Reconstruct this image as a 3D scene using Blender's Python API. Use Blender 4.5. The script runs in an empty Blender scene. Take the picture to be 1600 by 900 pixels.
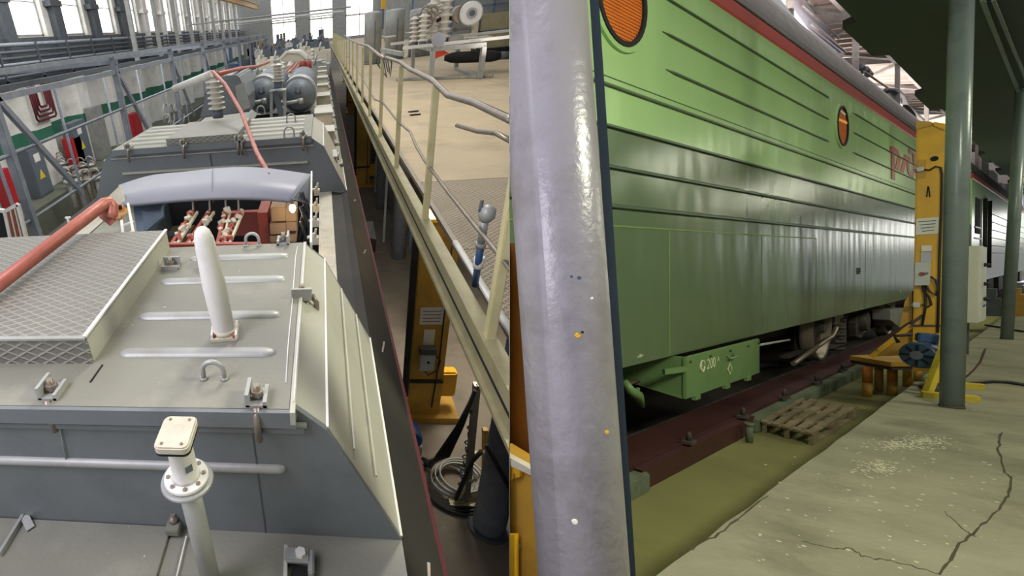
import bpy, bmesh, math, random
from mathutils import Vector, Matrix, Euler
random.seed(7)
PI = math.pi
# ------------------------------------------------------------------ camera, world, light, exposure
F, CX, CY = 740.0, 400.0, 450.0
CAM_H = 6.0
ML = Matrix(((0.988562, 0.11897, -0.09269), (0.024497, 0.479763, 0.877056), (0.148813, -0.869295, 0.471361)))
MR = Matrix(((0.495962, 0.867973, -0.02538), (-0.008714, 0.034202, 0.999377), (0.8683, -0.495432, 0.024527)))
scene = bpy.context.scene
cam = bpy.data.cameras.new('camera'); cam_o = bpy.data.objects.new('camera', cam)
scene.collection.objects.link(cam_o); scene.camera = cam_o
cam.sensor_width = 36.0; cam.lens = F / 1600 * 36; cam.shift_x = (800 - CX) / 1600
cam.clip_start = 0.05; cam.clip_end = 400
cam_o.matrix_world = Matrix.Translation((0, 0, CAM_H)) @ ML.transposed().to_4x4()
# the photograph is two views of one depot: the roof hall (L) and the track hall (R), two halls kept apart by an added partition
TL = Matrix.Translation((0, 0, CAM_H))
TR = Matrix.Translation((0, 0, CAM_H)) @ (ML.transposed() @ MR).to_4x4()

world = bpy.data.worlds.new('sky'); scene.world = world; world.use_nodes = True
bg = world.node_tree.nodes['Background']; bg.inputs[0].default_value = (0.92, 0.95, 1.0, 1); bg.inputs[1].default_value = 0.95
scene.view_settings.view_transform = 'Standard'; scene.view_settings.look = 'None'
scene.view_settings.exposure = 0.0; scene.view_settings.gamma = 1.0; scene.view_settings.use_curve_mapping = False

def area_light(name, T, loc, target, sx, sy, energy, color):
    l = bpy.data.lights.new(name, 'AREA'); l.shape = 'RECTANGLE'; l.size = sx; l.size_y = sy
    l.energy = energy; l.color = color
    o = bpy.data.objects.new(name, l); scene.collection.objects.link(o)
    d = (Vector(target) - Vector(loc)).to_track_quat('-Z', 'Y').to_matrix().to_4x4()
    o.matrix_world = T @ Matrix.Translation(loc) @ d
    return o
area_light('roof_light', TL, (1.7, 9.5, 7), (-1.0, 2, -1), 1.6, 2.6, 640, (1.0, 0.94, 0.84))
area_light('left_wall_fill', TL, (-8.5, 17, 6.0), (-12, 17, -2.5), 3, 14, 900, (1.0, 0.98, 0.95))  # added fill above the view, brightens the left wall
area_light('deck_light', TL, (2.2, 20, 9), (4.5, 14, -1.5), 3, 6, 140, (1.0, 0.9, 0.75))
area_light('under_deck_fill', TL, (1.9, 7.0, -2.3), (1.75, 6.9, -6), 1.0, 1.6, 170, (1.0, 0.93, 0.8))  # added fill, brightens the ground below the deck
for k in range(6):      # daylight from tall windows at the far right of the track hall
    area_light('track_hall_window_light', TR, (3.4, 62.5 + 5.0 * k, 3.2), (-2, 18 + 4 * k, 1.0), 1.8, 3.6, 52, (1.0, 0.99, 0.92))
for k, (y, e) in enumerate(((3.2, 300), (9.5, 110), (16, 130), (26, 300))):   # unseen fill lights added under the platform roof
    area_light('track_hall_fill_light', TR, (2.0, y, 2.8), (-1.2, y + .6, -1.4), 1.2, 1.6, e, (1.0, 1.0, 0.78))
area_light('skylight_over_locomotive', TR, (-1.75, 16, 5.0), (-2.6, 16, 3.6), 26, .5, 105, (1.0, 0.95, 0.93))
area_light('near_pole_fill', TR, (-0.9, -1.4, 1.0), (-0.6, 1.3, 0.0), 1.0, 1.6, 58, (0.90, 0.85, 1.0))  # unseen cool fill added beside the camera for the near pole
for k in range(3): area_light('high_roof_fill', TR, (-4.4, 12 + 10 * k, 4.5), (-3.4, 12.2 + 10 * k, 9), 4, 6, 420, (1.0, 0.9, 0.84))  # unseen uplights added to brighten the corrugated sheets

# ------------------------------------------------------------------ helpers
def ray(M, px, py): return M.transposed() @ Vector(((px - CX) / F, -(py - CY) / F, -1.0))
def _pt(M, px, py, k):
    d = ray(M, px, py); (c, v), = k.items()
    return d * (v / d['xyz'.index(c)])
def A(px, py, **k): return _pt(ML, px, py, k)      # a point of the roof hall
def B(px, py, **k): return _pt(MR, px, py, k)      # a point of the track hall
def V(*a): return Vector(a)
CUR = {'T': TL, 'side': 'L'}
ROOTS = []

def mat(name, col, rough=0.6, metal=0.0, var=0.12, scale=6.0, bump=0.0, bscale=30.0, dirt=None, dirt_amt=0.0, dscale=3.0, emit=0.0, spec=0.5, wave=0.0, speck=None):
    m = bpy.data.materials.new(name); m.use_nodes = True; nt = m.node_tree; N = nt.nodes; Lk = nt.links
    p = N['Principled BSDF']; tc = N.new('ShaderNodeTexCoord')
    p.inputs['Roughness'].default_value = rough; p.inputs['Metallic'].default_value = metal
    p.inputs['Specular IOR Level'].default_value = spec
    n = N.new('ShaderNodeTexNoise'); n.inputs['Scale'].default_value = scale; n.inputs['Detail'].default_value = 5
    Lk.new(tc.outputs['Object'], n.inputs['Vector'])
    r = N.new('ShaderNodeValToRGB'); r.color_ramp.elements[0].position = .3; r.color_ramp.elements[1].position = .7
    lo = [max(0, c * (1 - var)) for c in col]; hi = [min(1, c * (1 + var)) for c in col]
    r.color_ramp.elements[0].color = (*lo, 1); r.color_ramp.elements[1].color = (*hi, 1)
    Lk.new(n.outputs['Fac'], r.inputs['Fac']); out = r.outputs['Color']
    if dirt:
        n2 = N.new('ShaderNodeTexNoise'); n2.inputs['Scale'].default_value = dscale; n2.inputs['Detail'].default_value = 8; n2.inputs['Roughness'].default_value = .65
        Lk.new(tc.outputs['Object'], n2.inputs['Vector'])
        r2 = N.new('ShaderNodeValToRGB'); r2.color_ramp.elements[0].position = .5; r2.color_ramp.elements[1].position = .68
        r2.color_ramp.elements[1].color = (dirt_amt,) * 3 + (1,)
        Lk.new(n2.outputs['Fac'], r2.inputs['Fac'])
        mx = N.new('ShaderNodeMix'); mx.data_type = 'RGBA'; mx.inputs[7].default_value = (*dirt, 1)
        Lk.new(r2.outputs['Color'], mx.inputs[0]); Lk.new(out, mx.inputs[6]); out = mx.outputs[2]
    if speck:
        n3 = N.new('ShaderNodeTexNoise'); n3.inputs['Scale'].default_value = speck[1]; n3.inputs['Detail'].default_value = 3
        Lk.new(tc.outputs['Object'], n3.inputs['Vector'])
        r3 = N.new('ShaderNodeValToRGB'); r3.color_ramp.elements[0].position = speck[2]; r3.color_ramp.elements[1].position = speck[2] + .02
        Lk.new(n3.outputs['Fac'], r3.inputs['Fac'])
        mx = N.new('ShaderNodeMix'); mx.data_type = 'RGBA'; mx.inputs[7].default_value = (*speck[0], 1)
        Lk.new(r3.outputs['Color'], mx.inputs[0]); Lk.new(out, mx.inputs[6]); out = mx.outputs[2]
    Lk.new(out, p.inputs['Base Color'])
    if emit:
        p.inputs['Emission Color'].default_value = (*col, 1); p.inputs['Emission Strength'].default_value = emit
    if bump or wave:
        b = N.new('ShaderNodeBump'); b.inputs['Distance'].default_value = .01
        nb = N.new('ShaderNodeTexNoise'); nb.inputs['Scale'].default_value = bscale; nb.inputs['Detail'].default_value = 4 if bump else 1
        mp = N.new('ShaderNodeMapping')
        Lk.new(tc.outputs['Object'], mp.inputs['Vector']); Lk.new(mp.outputs['Vector'], nb.inputs['Vector'])
        if wave: mp.inputs['Scale'].default_value = (1, 1, .35)
        Lk.new(nb.outputs['Fac'], b.inputs['Height']); b.inputs['Strength'].default_value = bump or wave
        if wave: b.inputs['Distance'].default_value = .05
        Lk.new(b.outputs['Normal'], p.inputs['Normal'])
    return m

def hexc(h):
    h = h.lstrip('#'); c = [int(h[i:i + 2], 16) / 255 for i in (0, 2, 4)]
    return tuple(x / 12.92 if x <= .04045 else ((x + .055) / 1.055) ** 2.4 for x in c)
H = hexc
m_olive = mat('olive_grey_roof_paint', H('#828175'), .5, 0, .08, 3, .15, 60, H('#a5a294'), .5, 2.2, speck=(H('#c9c6b8'), 26, .74))
m_dgrey = mat('shaded_hood_grey', H('#757a7d'), .38, 0, .08, 2.5, .1, 40, H('#5a5f62'), .5, 2.5)
m_side = mat('lit_hood_grey', H('#b9b8ab'), .5, 0, .06, 3, .1, 40, H('#a3a195'), .5, 2.0)
m_lgrey = mat('light_grey_arch_paint', H('#9c9da9'), .45, 0, .06, 3, .08, 30)
m_cream = mat('cream_weathered_paint', H('#cfc9b6'), .55, 0, .08, 6, .1, 50, H('#a59c84'), .5, 5)
m_white = mat('white_paint', H('#e4e2dc'), .4, 0, .04, 8, .05, 40, H('#b8b3a5'), .4, 6)
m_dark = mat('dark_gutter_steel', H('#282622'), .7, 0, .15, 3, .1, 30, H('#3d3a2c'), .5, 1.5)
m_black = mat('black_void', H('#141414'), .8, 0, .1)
m_steel = mat('grey_structural_paint', H('#858b95'), .5, 0, .08, 6, .1, 40, H('#a1a39f'), .5, 6)
m_dsteel = mat('dark_structural_steel', H('#565b60'), .6, .1, .15, 6, .1, 40)
m_copper = mat('copper_red_busbar', H('#b5695a'), .42, .15, .12, 12, .08, 60, H('#c98f80'), .6, 8)
m_brick = mat('oxide_red_paint', H('#96402f'), .5, 0, .12, 6, .1, 50)
m_red = mat('red_paint', H('#b3212b'), .4, 0, .1, 6)
m_dred = mat('dark_red_paint', H('#541017'), .75, 0, .1, 6)
m_yel = mat('weathered_yellow_paint', H('#cdc596'), .5, 0, .08, 5, .08, 40, H('#b5a876'), .6, 4)
m_beam = mat('khaki_beam_paint', H('#a59d78'), .5, 0, .1, 5, .08, 40, H('#857c5c'), .6, 4)
m_jyel = mat('jack_yellow_paint', H('#e0ac22'), .42, 0, .05, 4, .05, 40, H('#b98a1c'), .5, 3, speck=(H('#6d5513'), 9, .74))
m_jyel2 = mat('jack_old_yellow_paint', H('#c4983a'), .5, 0, .08, 4, .08, 40, H('#8f6f2c'), .5, 3)
m_orange = mat('orange_paint', H('#d8822f'), .5, 0, .1, 6, .08, 30, H('#c9a03a'), .7, 7)
m_blue = mat('blue_motor_paint', H('#2c4d7d'), .4, 0, .12, 8, .08, 40, H('#4d4f52'), .7, 6)
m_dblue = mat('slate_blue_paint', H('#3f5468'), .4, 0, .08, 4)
m_rail = mat('worn_steel_tube', H('#8f8578'), .4, .5, .15, 14, .1, 60)
m_deck = mat('tan_deck_dust', H('#b9a88a'), .75, 0, .08, 1.6, .12, 30, H('#93856d'), .6, 1.2)
m_ground = mat('brown_concrete_floor', H('#8b8173'), .8, 0, .12, 1.5, .25, 12, H('#6b6256'), .6, 1.8, speck=(H('#b0a797'), 14, .72))
m_wallw = None
m_porc = mat('porcelain_insulator', H('#d8d2c4'), .3, 0, .06, 8, dirt=H('#9b9280'), dirt_amt=.6, dscale=6)
m_tankg = mat('slate_tank_paint', H('#646c75'), .5, 0, .06, 3, .05, 20)
m_galv = mat('galvanised_steel', H('#a8a9a5'), .45, .3, .12, 4, .08, 30, H('#8a8678'), .6, 3)
m_wood = mat('cardboard_brown', H('#a08468'), .8, 0, .1, 6)
m_cable = mat('black_cable_rubber', H('#242424'), .6)
m_paper = mat('paper_white', H('#e9e6dc'), .7, 0, .03, 10)
m_ink = mat('ink_grey', H('#5a5f78'), .7)
m_gboxm = mat('grey_box_enamel', H('#c2c6c2'), .4, 0, .05, 8)
m_glow = mat('bulb_glow', (1.0, .82, .5), .5, emit=14)
m_winlit = mat('daylit_window_glass', (1.0, 1.0, 1.0), .3, emit=2.0)
m_flag = mat('red_flag_cloth', H('#d8442f'), .7)
# track hall
def gloss_paint(name, col, wave=.3, rough=.16, **k): return mat(name, col, rough, 0, .05, 1.2, wave=wave, bscale=2.6, spec=.6, **k)
m_lgreen = gloss_paint('light_green_coach_paint', H('#a3c987'), .3, .28)
m_dgreen = gloss_paint('dark_green_coach_paint', H('#5c7153'), .3, .26)
m_boxgreen = mat('green_box_paint', H('#6b8a56'), .45, 0, .08, 4, .05, 30)
m_rib = mat('rib_shadow_green', H('#3c5236'), .4, 0, .06)  # darker green puts the ribs' shadow lines into their colour
m_weld = mat('olive_weld_line', H('#6f8a4a'), .5)
m_strip = mat('red_cantrail_paint', H('#a8321f'), .4, 0, .06, 3)
m_roof = mat('dusty_roof_grey', H('#8f8a88'), .55, .1, .15, 3, .15, 20, H('#6a625c'), .6, 4)
m_lilac = mat('pale_lilac_panel', H('#bab8c6'), .4, 0, .05, 4)
m_pole = mat('grey_gloss_pole_paint', H('#9a969c'), .3, 0, .05, 5, .25, 45, H('#6d6a66'), .55, 3.5, speck=(H('#d9d4cc'), 16, .75))
m_pole2 = mat('grey_green_pole_paint', H('#7b8785'), .25, 0, .05, 5, .1, 45, H('#5e6966'), .5, 4)
m_plat = mat('platform_concrete', H('#94917a'), .85, 0, .16, 2.4, .6, 25, H('#777560'), .9, 1.6, speck=(H('#c2bfa6'), 12, .73))
m_pit = mat('pit_floor_concrete', H('#7d7b48'), .8, 0, .12, 1.2, .25, 15, H('#68673f'), .6, 1.0)
m_kerb = mat('mossy_concrete_kerb', H('#66705a'), .9, 0, .15, 3, .5, 18, H('#4a4f3a'), .7, 4)
m_rbeam = mat('dark_red_rail_beam', H('#43211e'), .6, 0, .2, 3, .1, 20)
m_rust = mat('rusty_underframe', H('#45403a'), .7, .1, .25, 5, .3, 25, H('#6e6452'), .6, 6)
m_tyre = mat('worn_wheel_steel', H('#8f8377'), .45, .4, .12, 6)
m_timber = mat('pallet_timber', H('#7c6e52'), .85, 0, .2, 8, .3, 30, H('#9c8f72'), .7, 5)
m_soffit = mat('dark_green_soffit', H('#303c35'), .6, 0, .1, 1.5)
m_corr = mat('pink_grey_corrugated', H('#a89890'), .5, .1, .1, 3)
m_crack = mat('crack_fill', H('#4b4733'), .9)
m_script = mat('stencil_cream', H('#d6dab0'), .6)
m_brown = mat('brown_orange_steel', H('#a86820'), .5, 0, .1, 3)
m_amber = mat('amber_window', H('#c9682a'), .2, 0, .15, 3, emit=.25, spec=.6)
m_amber2 = mat('amber_bar', H('#f0a040'), .4, emit=.35)
m_cab = mat('cabinet_white', H('#dcdccc'), .4, 0, .03, 4)

class MB:
    """collects shapes and links them as ONE mesh object"""
    def __init__(s): s.v = []; s.f = []; s.sm = []
    def add(s, vs, fs, smooth=False):
        o = len(s.v); s.v += [Vector(v) for v in vs]
        for f in fs: s.f.append([i + o for i in f]); s.sm.append(smooth)
        return s
    def box(s, c, d, rot=None):
        x, y, z = d[0] / 2, d[1] / 2, d[2] / 2; c = Vector(c)
        vs = [V(i * x, j * y, k * z) for i in (-1, 1) for j in (-1, 1) for k in (-1, 1)]
        if rot is not None:
            R = rot if isinstance(rot, Matrix) else Euler(rot).to_matrix()
            vs = [R @ v for v in vs]
        return s.add([v + c for v in vs], [(0, 1, 3, 2), (4, 6, 7, 5), (0, 4, 5, 1), (2, 3, 7, 6), (0, 2, 6, 4), (1, 5, 7, 3)])
    def bb(s, a, b):
        a, b = Vector(a), Vector(b); return s.box((a + b) / 2, [abs(q) for q in (b - a)])
    def bar(s, a, b, w, h, up=(0, 0, 1)):
        a, b = Vector(a), Vector(b); d = b - a; L = d.length; y = d.normalized(); u = Vector(up)
        if abs(y.dot(u)) > .98: u = V(1, 0, 0)
        x = y.cross(u).normalized(); z = x.cross(y)
        return s.box((a + b) / 2, (w, L, h), Matrix((x, y, z)).transposed())
    def tube(s, pts, r, n=10, cap=True, closed=False):
        pts = [Vector(p) for p in pts]; m = len(pts); rs = r if isinstance(r, (list, tuple)) else [r] * m
        o = len(s.v); px = None
        for i, p in enumerate(pts):
            if closed: t = (pts[(i + 1) % m] - pts[i - 1]).normalized()
            else: t = (pts[min(i + 1, m - 1)] - pts[max(i - 1, 0)]).normalized()
            if px is None:
                px = t.orthogonal().normalized()
            px = (px - t * px.dot(t)).normalized(); py = t.cross(px)
            for k in range(n):
                a = 2 * PI * k / n; s.v.append(p + (px * math.cos(a) + py * math.sin(a)) * rs[i])
        for i in range(m if closed else m - 1):
            i2 = (i + 1) % m
            for k in range(n):
                k2 = (k + 1) % n; s.f.append([o + i * n + k, o + i * n + k2, o + i2 * n + k2, o + i2 * n + k]); s.sm.append(True)
        if cap and not closed:
            s.f.append([o + k for k in range(n)][::-1]); s.sm.append(False)
            s.f.append([o + (m - 1) * n + k for k in range(n)]); s.sm.append(False)
        return s
    def lathe(s, prof, c=(0, 0, 0), axis=(0, 0, 1), n=20, smooth=True):
        c = Vector(c); z = Vector(axis).normalized(); x = z.orthogonal().normalized(); y = z.cross(x); o = len(s.v); m = len(prof)
        for r, h in prof:
            for k in range(n):
                a = 2 * PI * k / n; s.v.append(c + z * h + (x * math.cos(a) + y * math.sin(a)) * max(r, 1e-4))
        for i in range(m - 1):
            for k in range(n):
                k2 = (k + 1) % n; s.f.append([o + i * n + k, o + i * n + k2, o + (i + 1) * n + k2, o + (i + 1) * n + k]); s.sm.append(smooth)
        s.f.append([o + k for k in range(n)][::-1]); s.sm.append(False)
        s.f.append([o + (m - 1) * n + k for k in range(n)]); s.sm.append(False)
        return s
    def cyl(s, a, b, r, n=16):
        a, b = Vector(a), Vector(b); return s.lathe([(r, 0), (r, (b - a).length)], a, b - a, n)
    def prism(s, poly, ext):
        """poly: list of 3D points (planar); ext: extrusion vector"""
        poly = [Vector(p) for p in poly]; e = Vector(ext); n = len(poly)
        fs = [list(range(n))[::-1], [n + i for i in range(n)]] + [[i, (i + 1) % n, n + (i + 1) % n, n + i] for i in range(n)]
        return s.add(poly + [p + e for p in poly], fs)
    def build(s, name, m, parent=None, off=None, bevel=0.0, **tags):
        me = bpy.data.meshes.new(name)
        base = Vector((0, 0, 0))
        if parent is not None: base = Vector(parent.get('_base', (0, 0, 0)))
        elif off is not None: base = Vector(off)
        me.from_pydata([v - base for v in s.v], [], s.f); me.materials.append(m)
        me.polygons.foreach_set('use_smooth', s.sm)
        bm = bmesh.new(); bm.from_mesh(me)
        bmesh.ops.recalc_face_normals(bm, faces=bm.faces[:])
        if bevel:
            ed = [e for e in bm.edges if len(e.link_faces) == 2 and e.calc_face_angle(0) > .6]
            bmesh.ops.bevel(bm, geom=ed, offset=bevel, segments=2, affect='EDGES', clamp_overlap=True)
        bm.to_mesh(me); bm.free(); me.update()
        o = bpy.data.objects.new(name, me); scene.collection.objects.link(o)
        o['_base'] = base; o['_set'] = CUR['side']
        if parent is not None: o.parent = parent
        else:
            o.matrix_world = CUR['T'] @ Matrix.Translation(base); ROOTS.append(o)
        for k, v in tags.items(): o[k] = v
        return o

def thing(name, label, cat, loc=(0, 0, 0), group=None):
    o = bpy.data.objects.new(name, None); scene.collection.objects.link(o); o.empty_display_size = .1
    o['_base'] = Vector(loc); o['_set'] = CUR['side']; o.matrix_world = CUR['T'] @ Matrix.Translation(loc)
    o['label'] = label; o['category'] = cat
    if group: o['group'] = group
    ROOTS.append(o); return o
def dup(o, delta, label=None, scale=None, parent=None):
    """copy of a thing and of its parts, moved by delta (in its hall's own axes)"""
    c = o.copy(); scene.collection.objects.link(c)
    if parent is not None: c.parent = parent
    else:
        b = Vector(o['_base']); nb = b + Vector(delta)
        c.matrix_world = CUR['T'] @ Matrix.Translation(nb) @ (Matrix.Diagonal((*scale, 1)) if scale else Matrix.Identity(4))
        c['_base'] = nb; ROOTS.append(c)
    if label: c['label'] = label
    for ch in [q for q in bpy.data.objects if q.parent == o and q != c]: dup(ch, None, parent=c)
    return c
def struct(name, mb, m, **k): return mb.build(name, m, kind='structure', **k)
def single(name, mb, m, label, cat, group=None, off=None, bevel=0.0):
    if off is None:
        n = len(mb.v); off = (sum(v.x for v in mb.v) / n, sum(v.y for v in mb.v) / n, min(v.z for v in mb.v))
    o = mb.build(name, m, None, off, bevel); o['label'] = label; o['category'] = cat
    if group: o['group'] = group
    return o
def arc(c, u, w, r, a0, a1, n=12): # points of an arc in the plane u,w
    c, u, w = Vector(c), Vector(u), Vector(w)
    return [c + u * (r * math.cos(a0 + (a1 - a0) * i / n)) + w * (r * math.sin(a0 + (a1 - a0) * i / n)) for i in range(n + 1)]
def insul(mb, c, h, r, n, axis=(0, 0, 1)):
    pr = [(r * .55, 0)]
    for i in range(n):
        z0 = h * i / n; d = h / n
        pr += [(r * .55, z0 + d * .15), (r, z0 + d * .3), (r * .95, z0 + d * .45), (r * .5, z0 + d * .75)]
    pr.append((r * .5, h)); mb.lathe(pr, c, axis, 16)
    return mb

# ================================================================== ROOF HALL (left view)
CUR.update(T=TL, side='L')
GZ = -6.0
struct('floor', MB().bb((-14, -4, GZ - .2), (16, 82, GZ)), m_ground)
# ---- left wall with pilasters, painted band and windows
def wall_material():
    m = mat('white_wall_green_band', H('#e2e0d8'), .8, 0, .06, 2, .15, 15, H('#a9a69a'), .5, 1.2)
    nt = m.node_tree; N = nt.nodes; p = N['Principled BSDF']; src = p.inputs['Base Color'].links[0].from_socket
    tc = N.new('ShaderNodeTexCoord'); sx = N.new('ShaderNodeSeparateXYZ'); nt.links.new(tc.outputs['Object'], sx.inputs[0])
    a = N.new('ShaderNodeMath'); a.operation = 'GREATER_THAN'; a.inputs[1].default_value = GZB0
    b = N.new('ShaderNodeMath'); b.operation = 'LESS_THAN'; b.inputs[1].default_value = GZB1
    c = N.new('ShaderNodeMath'); c.operation = 'MULTIPLY'
    nt.links.new(sx.outputs[2], a.inputs[0]); nt.links.new(sx.outputs[2], b.inputs[0]); nt.links.new(a.outputs[0], c.inputs[0]); nt.links.new(b.outputs[0], c.inputs[1])
    mx = N.new('ShaderNodeMix'); mx.data_type = 'RGBA'; mx.inputs[7].default_value = (*H('#2f6b54'), 1)
    nt.links.new(c.outputs[0], mx.inputs[0]); nt.links.new(src, mx.inputs[6]); nt.links.new(mx.outputs[2], p.inputs['Base Color'])
    return m
GZB0, GZB1 = -3.15, -2.62
m_wallw = wall_material()
WX = -12.0; P0, PER, NW = 19.2, 4.15, 13
w = MB().bb((WX - .4, -4, GZ), (WX, 80, .75)).bb((WX - .4, -4, 3.6), (WX, 80, 5.0))
for k in range(-3, NW + 2):
    y = P0 + PER * k
    if k >= -3: w.bb((WX - .4, y - .75, .75), (WX, y + .95, 3.6))
    # trapezoid pilaster
    w.prism([(WX, y - 1.0, GZ), (WX + .55, y - .45, GZ), (WX + .55, y + .65, GZ), (WX, y + 1.2, GZ)], (0, 0, 5.1))
struct('wall_left', w, m_wallw)
n = 0
for k in range(-1, NW):
    y0 = P0 + PER * k + .95; y1 = P0 + PER * (k + 1) - .75; n += 1
    fr = MB()
    for a, b in (((WX - .3, y0, .75), (WX - .2, y0 + .09, 3.6)), ((WX - .3, y1 - .09, .75), (WX - .2, y1, 3.6)), ((WX - .3, y0, .75), (WX - .2, y1, .85)), ((WX - .3, y0, 3.5), (WX - .2, y1, 3.6)), ((WX - .28, y0, 2.05), (WX - .22, y1, 2.09))): fr.bb(a, b)
    f = struct('window_%d' % n, fr, m_galv, off=(WX, y0, .75))
    MB().bb((WX - .27, y0 + .02, .8), (WX - .25, y1 - .02, 3.55)).build('window_pane', m_winlit, f)
    MB().bb((WX - .2, y0 - .02, .69), (WX + .06, y1 + .02, .75)).build('window_sill', m_cream, f)
for k in range(-1, NW):
    y = P0 + PER * k
    dark = k < 4
    c = MB().bb((WX, y - .25, -.9), (WX + .32, y + .45, 4.6)).bb((WX - .02, y - .5, 1.9), (WX + .36, y + .55, 2.12))
    single('wall_column', c, m_dsteel if dark else m_white,
           ['dark steel wall column left of the first bright window', 'dark steel wall column right of the first bright window', 'third dark steel wall column between bright windows', 'fourth dark steel wall column between bright windows', 'dark steel wall column before the white columns begin'][k + 1] if dark else 'tall white wall column between narrow windows along the left wall', 'column', None if dark else 'white columns far along the left wall')
# pipes and cable trays along the wall
zs = [.46, .22, .02, -.18, -.38, -.58]
names = ['topmost', 'second from the top', 'third from the top', 'third from the bottom', 'second from the bottom', 'lowest']
for i, z in enumerate(zs):
    single('wall_pipe', MB().tube([(WX + .75 + .05 * (i % 2), -2, z), (WX + .75 + .05 * (i % 2), 79, z)], .055 if i else .07, 8), m_steel if i in (0, 3) else m_dsteel,
           'long grey pipe under the wall windows, %s of the bundle' % names[i], 'pipe')
struct('trim_1', MB().bb((WX, -3, -.95), (WX + .45, 79, -.72)).bb((WX, -3, .48), (WX + .12, 79, .72)), m_dsteel)
struct('trim_2', MB().bb((WX, -3, -.72), (WX + .06, 79, .5)), m_dsteel)
for k in range(18):
    y = 12 + 2.6 * k
    single('pipe_bracket', MB().bb((WX + .1, y, -.75), (WX + .9, y + .06, -.68)).bb((WX + .84, y, -.75), (WX + .9, y + .06, .55)), m_dsteel, 'dark steel pipe bracket under the left wall windows', 'bracket', 'pipe brackets along the left wall')
# radiator of dark red U pipes
t = thing('pipe_radiator', 'dark red U-shaped pipe coils hanging on the white wall', 'radiator', (WX + .7, 19.8, -2.6))
ya, yb = A(47, 150, x=WX + .7).y, A(80, 150, x=WX + .7).y
for i in range(4):
    o_ = .16 * i; zt, zb = -1.0, A(60, 190, x=WX + .7).z + .16 * i
    MB().bb((WX, ya + o_ - .03, zt - .1), (WX + .72, ya + o_ + .03, zt - .04)).build('wall_bracket', m_dsteel, t)
    MB().tube([(WX + .7, ya + o_, zt), (WX + .7, ya + o_, zb + .08), (WX + .7, ya + o_ + .08, zb), (WX + .7, yb - o_ - .08, zb), (WX + .7, yb - o_, zb + .08), (WX + .7, yb - o_, zt)], .045, 8).build('pipe_loop', m_dred, t)
# plinth and cabinets
struct('trim_3', MB().bb((WX, 2, GZ), (WX + 1.6, 70, -4.9)), mat('mossy_plinth', H('#5d6152'), .8, 0, .15, 3))
def cabinet(px0, py0, px1, py1, m, label, sign=True, door=True):
    a = A(px0, py1, x=WX + .9); b = A(px1, py1, x=WX + .9); top = A(px0, py0, x=WX + .9)
    z0, z1 = -4.9, top.z
    t = thing('electrical_cabinet', label, 'cabinet', (WX + .9, (a.y + b.y) / 2, z0))
    MB().bb((WX + .58, a.y, z0), (WX + 1.0, b.y, z1)).build('body', m, t, bevel=.02)
    MB().bb((WX + 1.0, a.y + .06, z0 + .08), (WX + 1.02, b.y - .06, z1 - .06)).build('door', m, t, bevel=.005)
    ym = (a.y + b.y) / 2
    if sign:
        MB().bb((WX + 1.02, ym - .2, z1 - .55), (WX + 1.026, ym + .2, z1 - .25)).build('notice', m_paper, t)
        MB().prism([(WX + 1.02, ym - .2, z1 - 1.2), (WX + 1.02, ym + .2, z1 - 1.2), (WX + 1.02, ym, z1 - .85)], (.01, 0, 0)).build('warning_triangle', m_yel if False else mat('sign_yellow', H('#e5d23a'), .5), t)
    return t
cabinet(48, 230, 74, 273, m_tankg, 'slate grey electrical cabinet with a yellow warning triangle, nearest along the wall')
cabinet(116, 190, 142, 240, m_tankg, 'slate grey electrical cabinet behind the red one by the left wall', True)
cabinet(112, 214, 129, 240, m_red, 'narrow red cabinet before a slate grey cabinet by the left wall', False)
cabinet(207, 178, 220, 197, m_red, 'small red fire box far along the left wall', False)
cabinet(8, 262, 22, 300, m_red, 'red cabinet at the left edge by the wall', False)
cabinet(150, 165, 166, 210, m_galv, 'tall pale grey duct cabinet on the green band of the wall', False)
# gallery frame in front of the wall
GX = -5.0
t = thing('gallery_frame', 'grey painted steel gallery frame with posts and braces beside the left wall', 'frame', (GX, 7.2, GZ))
for k in range(9):
    y = 7.2 + 5.0 * k
    MB().bb((GX - .07, y - .07, GZ), (GX + .07, y + .07, -.15)).build('post', m_steel, t, bevel=.01)
    if k < 7:
        MB().bar((GX, y + .1, -.5), (GX, y + 1.9, -2.6), .08, .1).build('brace', m_steel, t)
        MB().bar((GX - 3.2, y, -.28), (GX + .1, y, -.28), .08, .1).build('cross_beam', m_steel, t)
MB().bb((GX - .04, 4.5, -.56), (GX + .04, 48, -.46)).build('beam', m_steel, t)
MB().bb((GX - .05, 4.5, -.19), (GX + .05, 48, -.11)).build('beam', m_steel, t)
MB().bb((GX - 2.2, 4.5, -.62), (GX - 2.1, 48, -.5)).build('beam', m_dsteel, t)
MB().tube([(GX, 4.5, -1.35), (GX, 30, -1.35)], .03, 8).build('handrail', m_steel, t)
MB().tube([(GX, 4.5, -2.45), (GX, 30, -2.45)], .03, 8).build('handrail', m_steel, t)
for k in range(6):
    y = 9.3 + 3.1 * k
    single('hanger_rod', MB().tube([(GX - 1.8, y, -.7), (GX - 1.8, y, GZ)], .04, 6), m_steel, 'thin grey vertical rod behind the gallery frame, %s from the left' % ('leftmost', 'second', 'third', 'fourth', 'fifth', 'sixth')[k], 'rod', 'rods behind the gallery frame')
t = thing('slatted_crate', 'white framed crate with brown slats at the left edge', 'crate', A(20, 378, z=-3.6))
cy_ = 6.2
P4 = [A(8, 330, y=cy_), A(28, 319, y=cy_), A(41, 371, y=cy_), A(23, 402, y=cy_)]
for a_, b_ in zip(P4, P4[1:] + P4[:1]): MB().bar(a_, b_, .05, .05).build('frame_bar', m_white, t)
MB().bar(P4[0], P4[0] + V(-1.2, .3, .15), .05, .05).bar(P4[3], P4[3] + V(-1.2, .3, .15), .05, .05).build('frame_bar', m_white, t)
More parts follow.
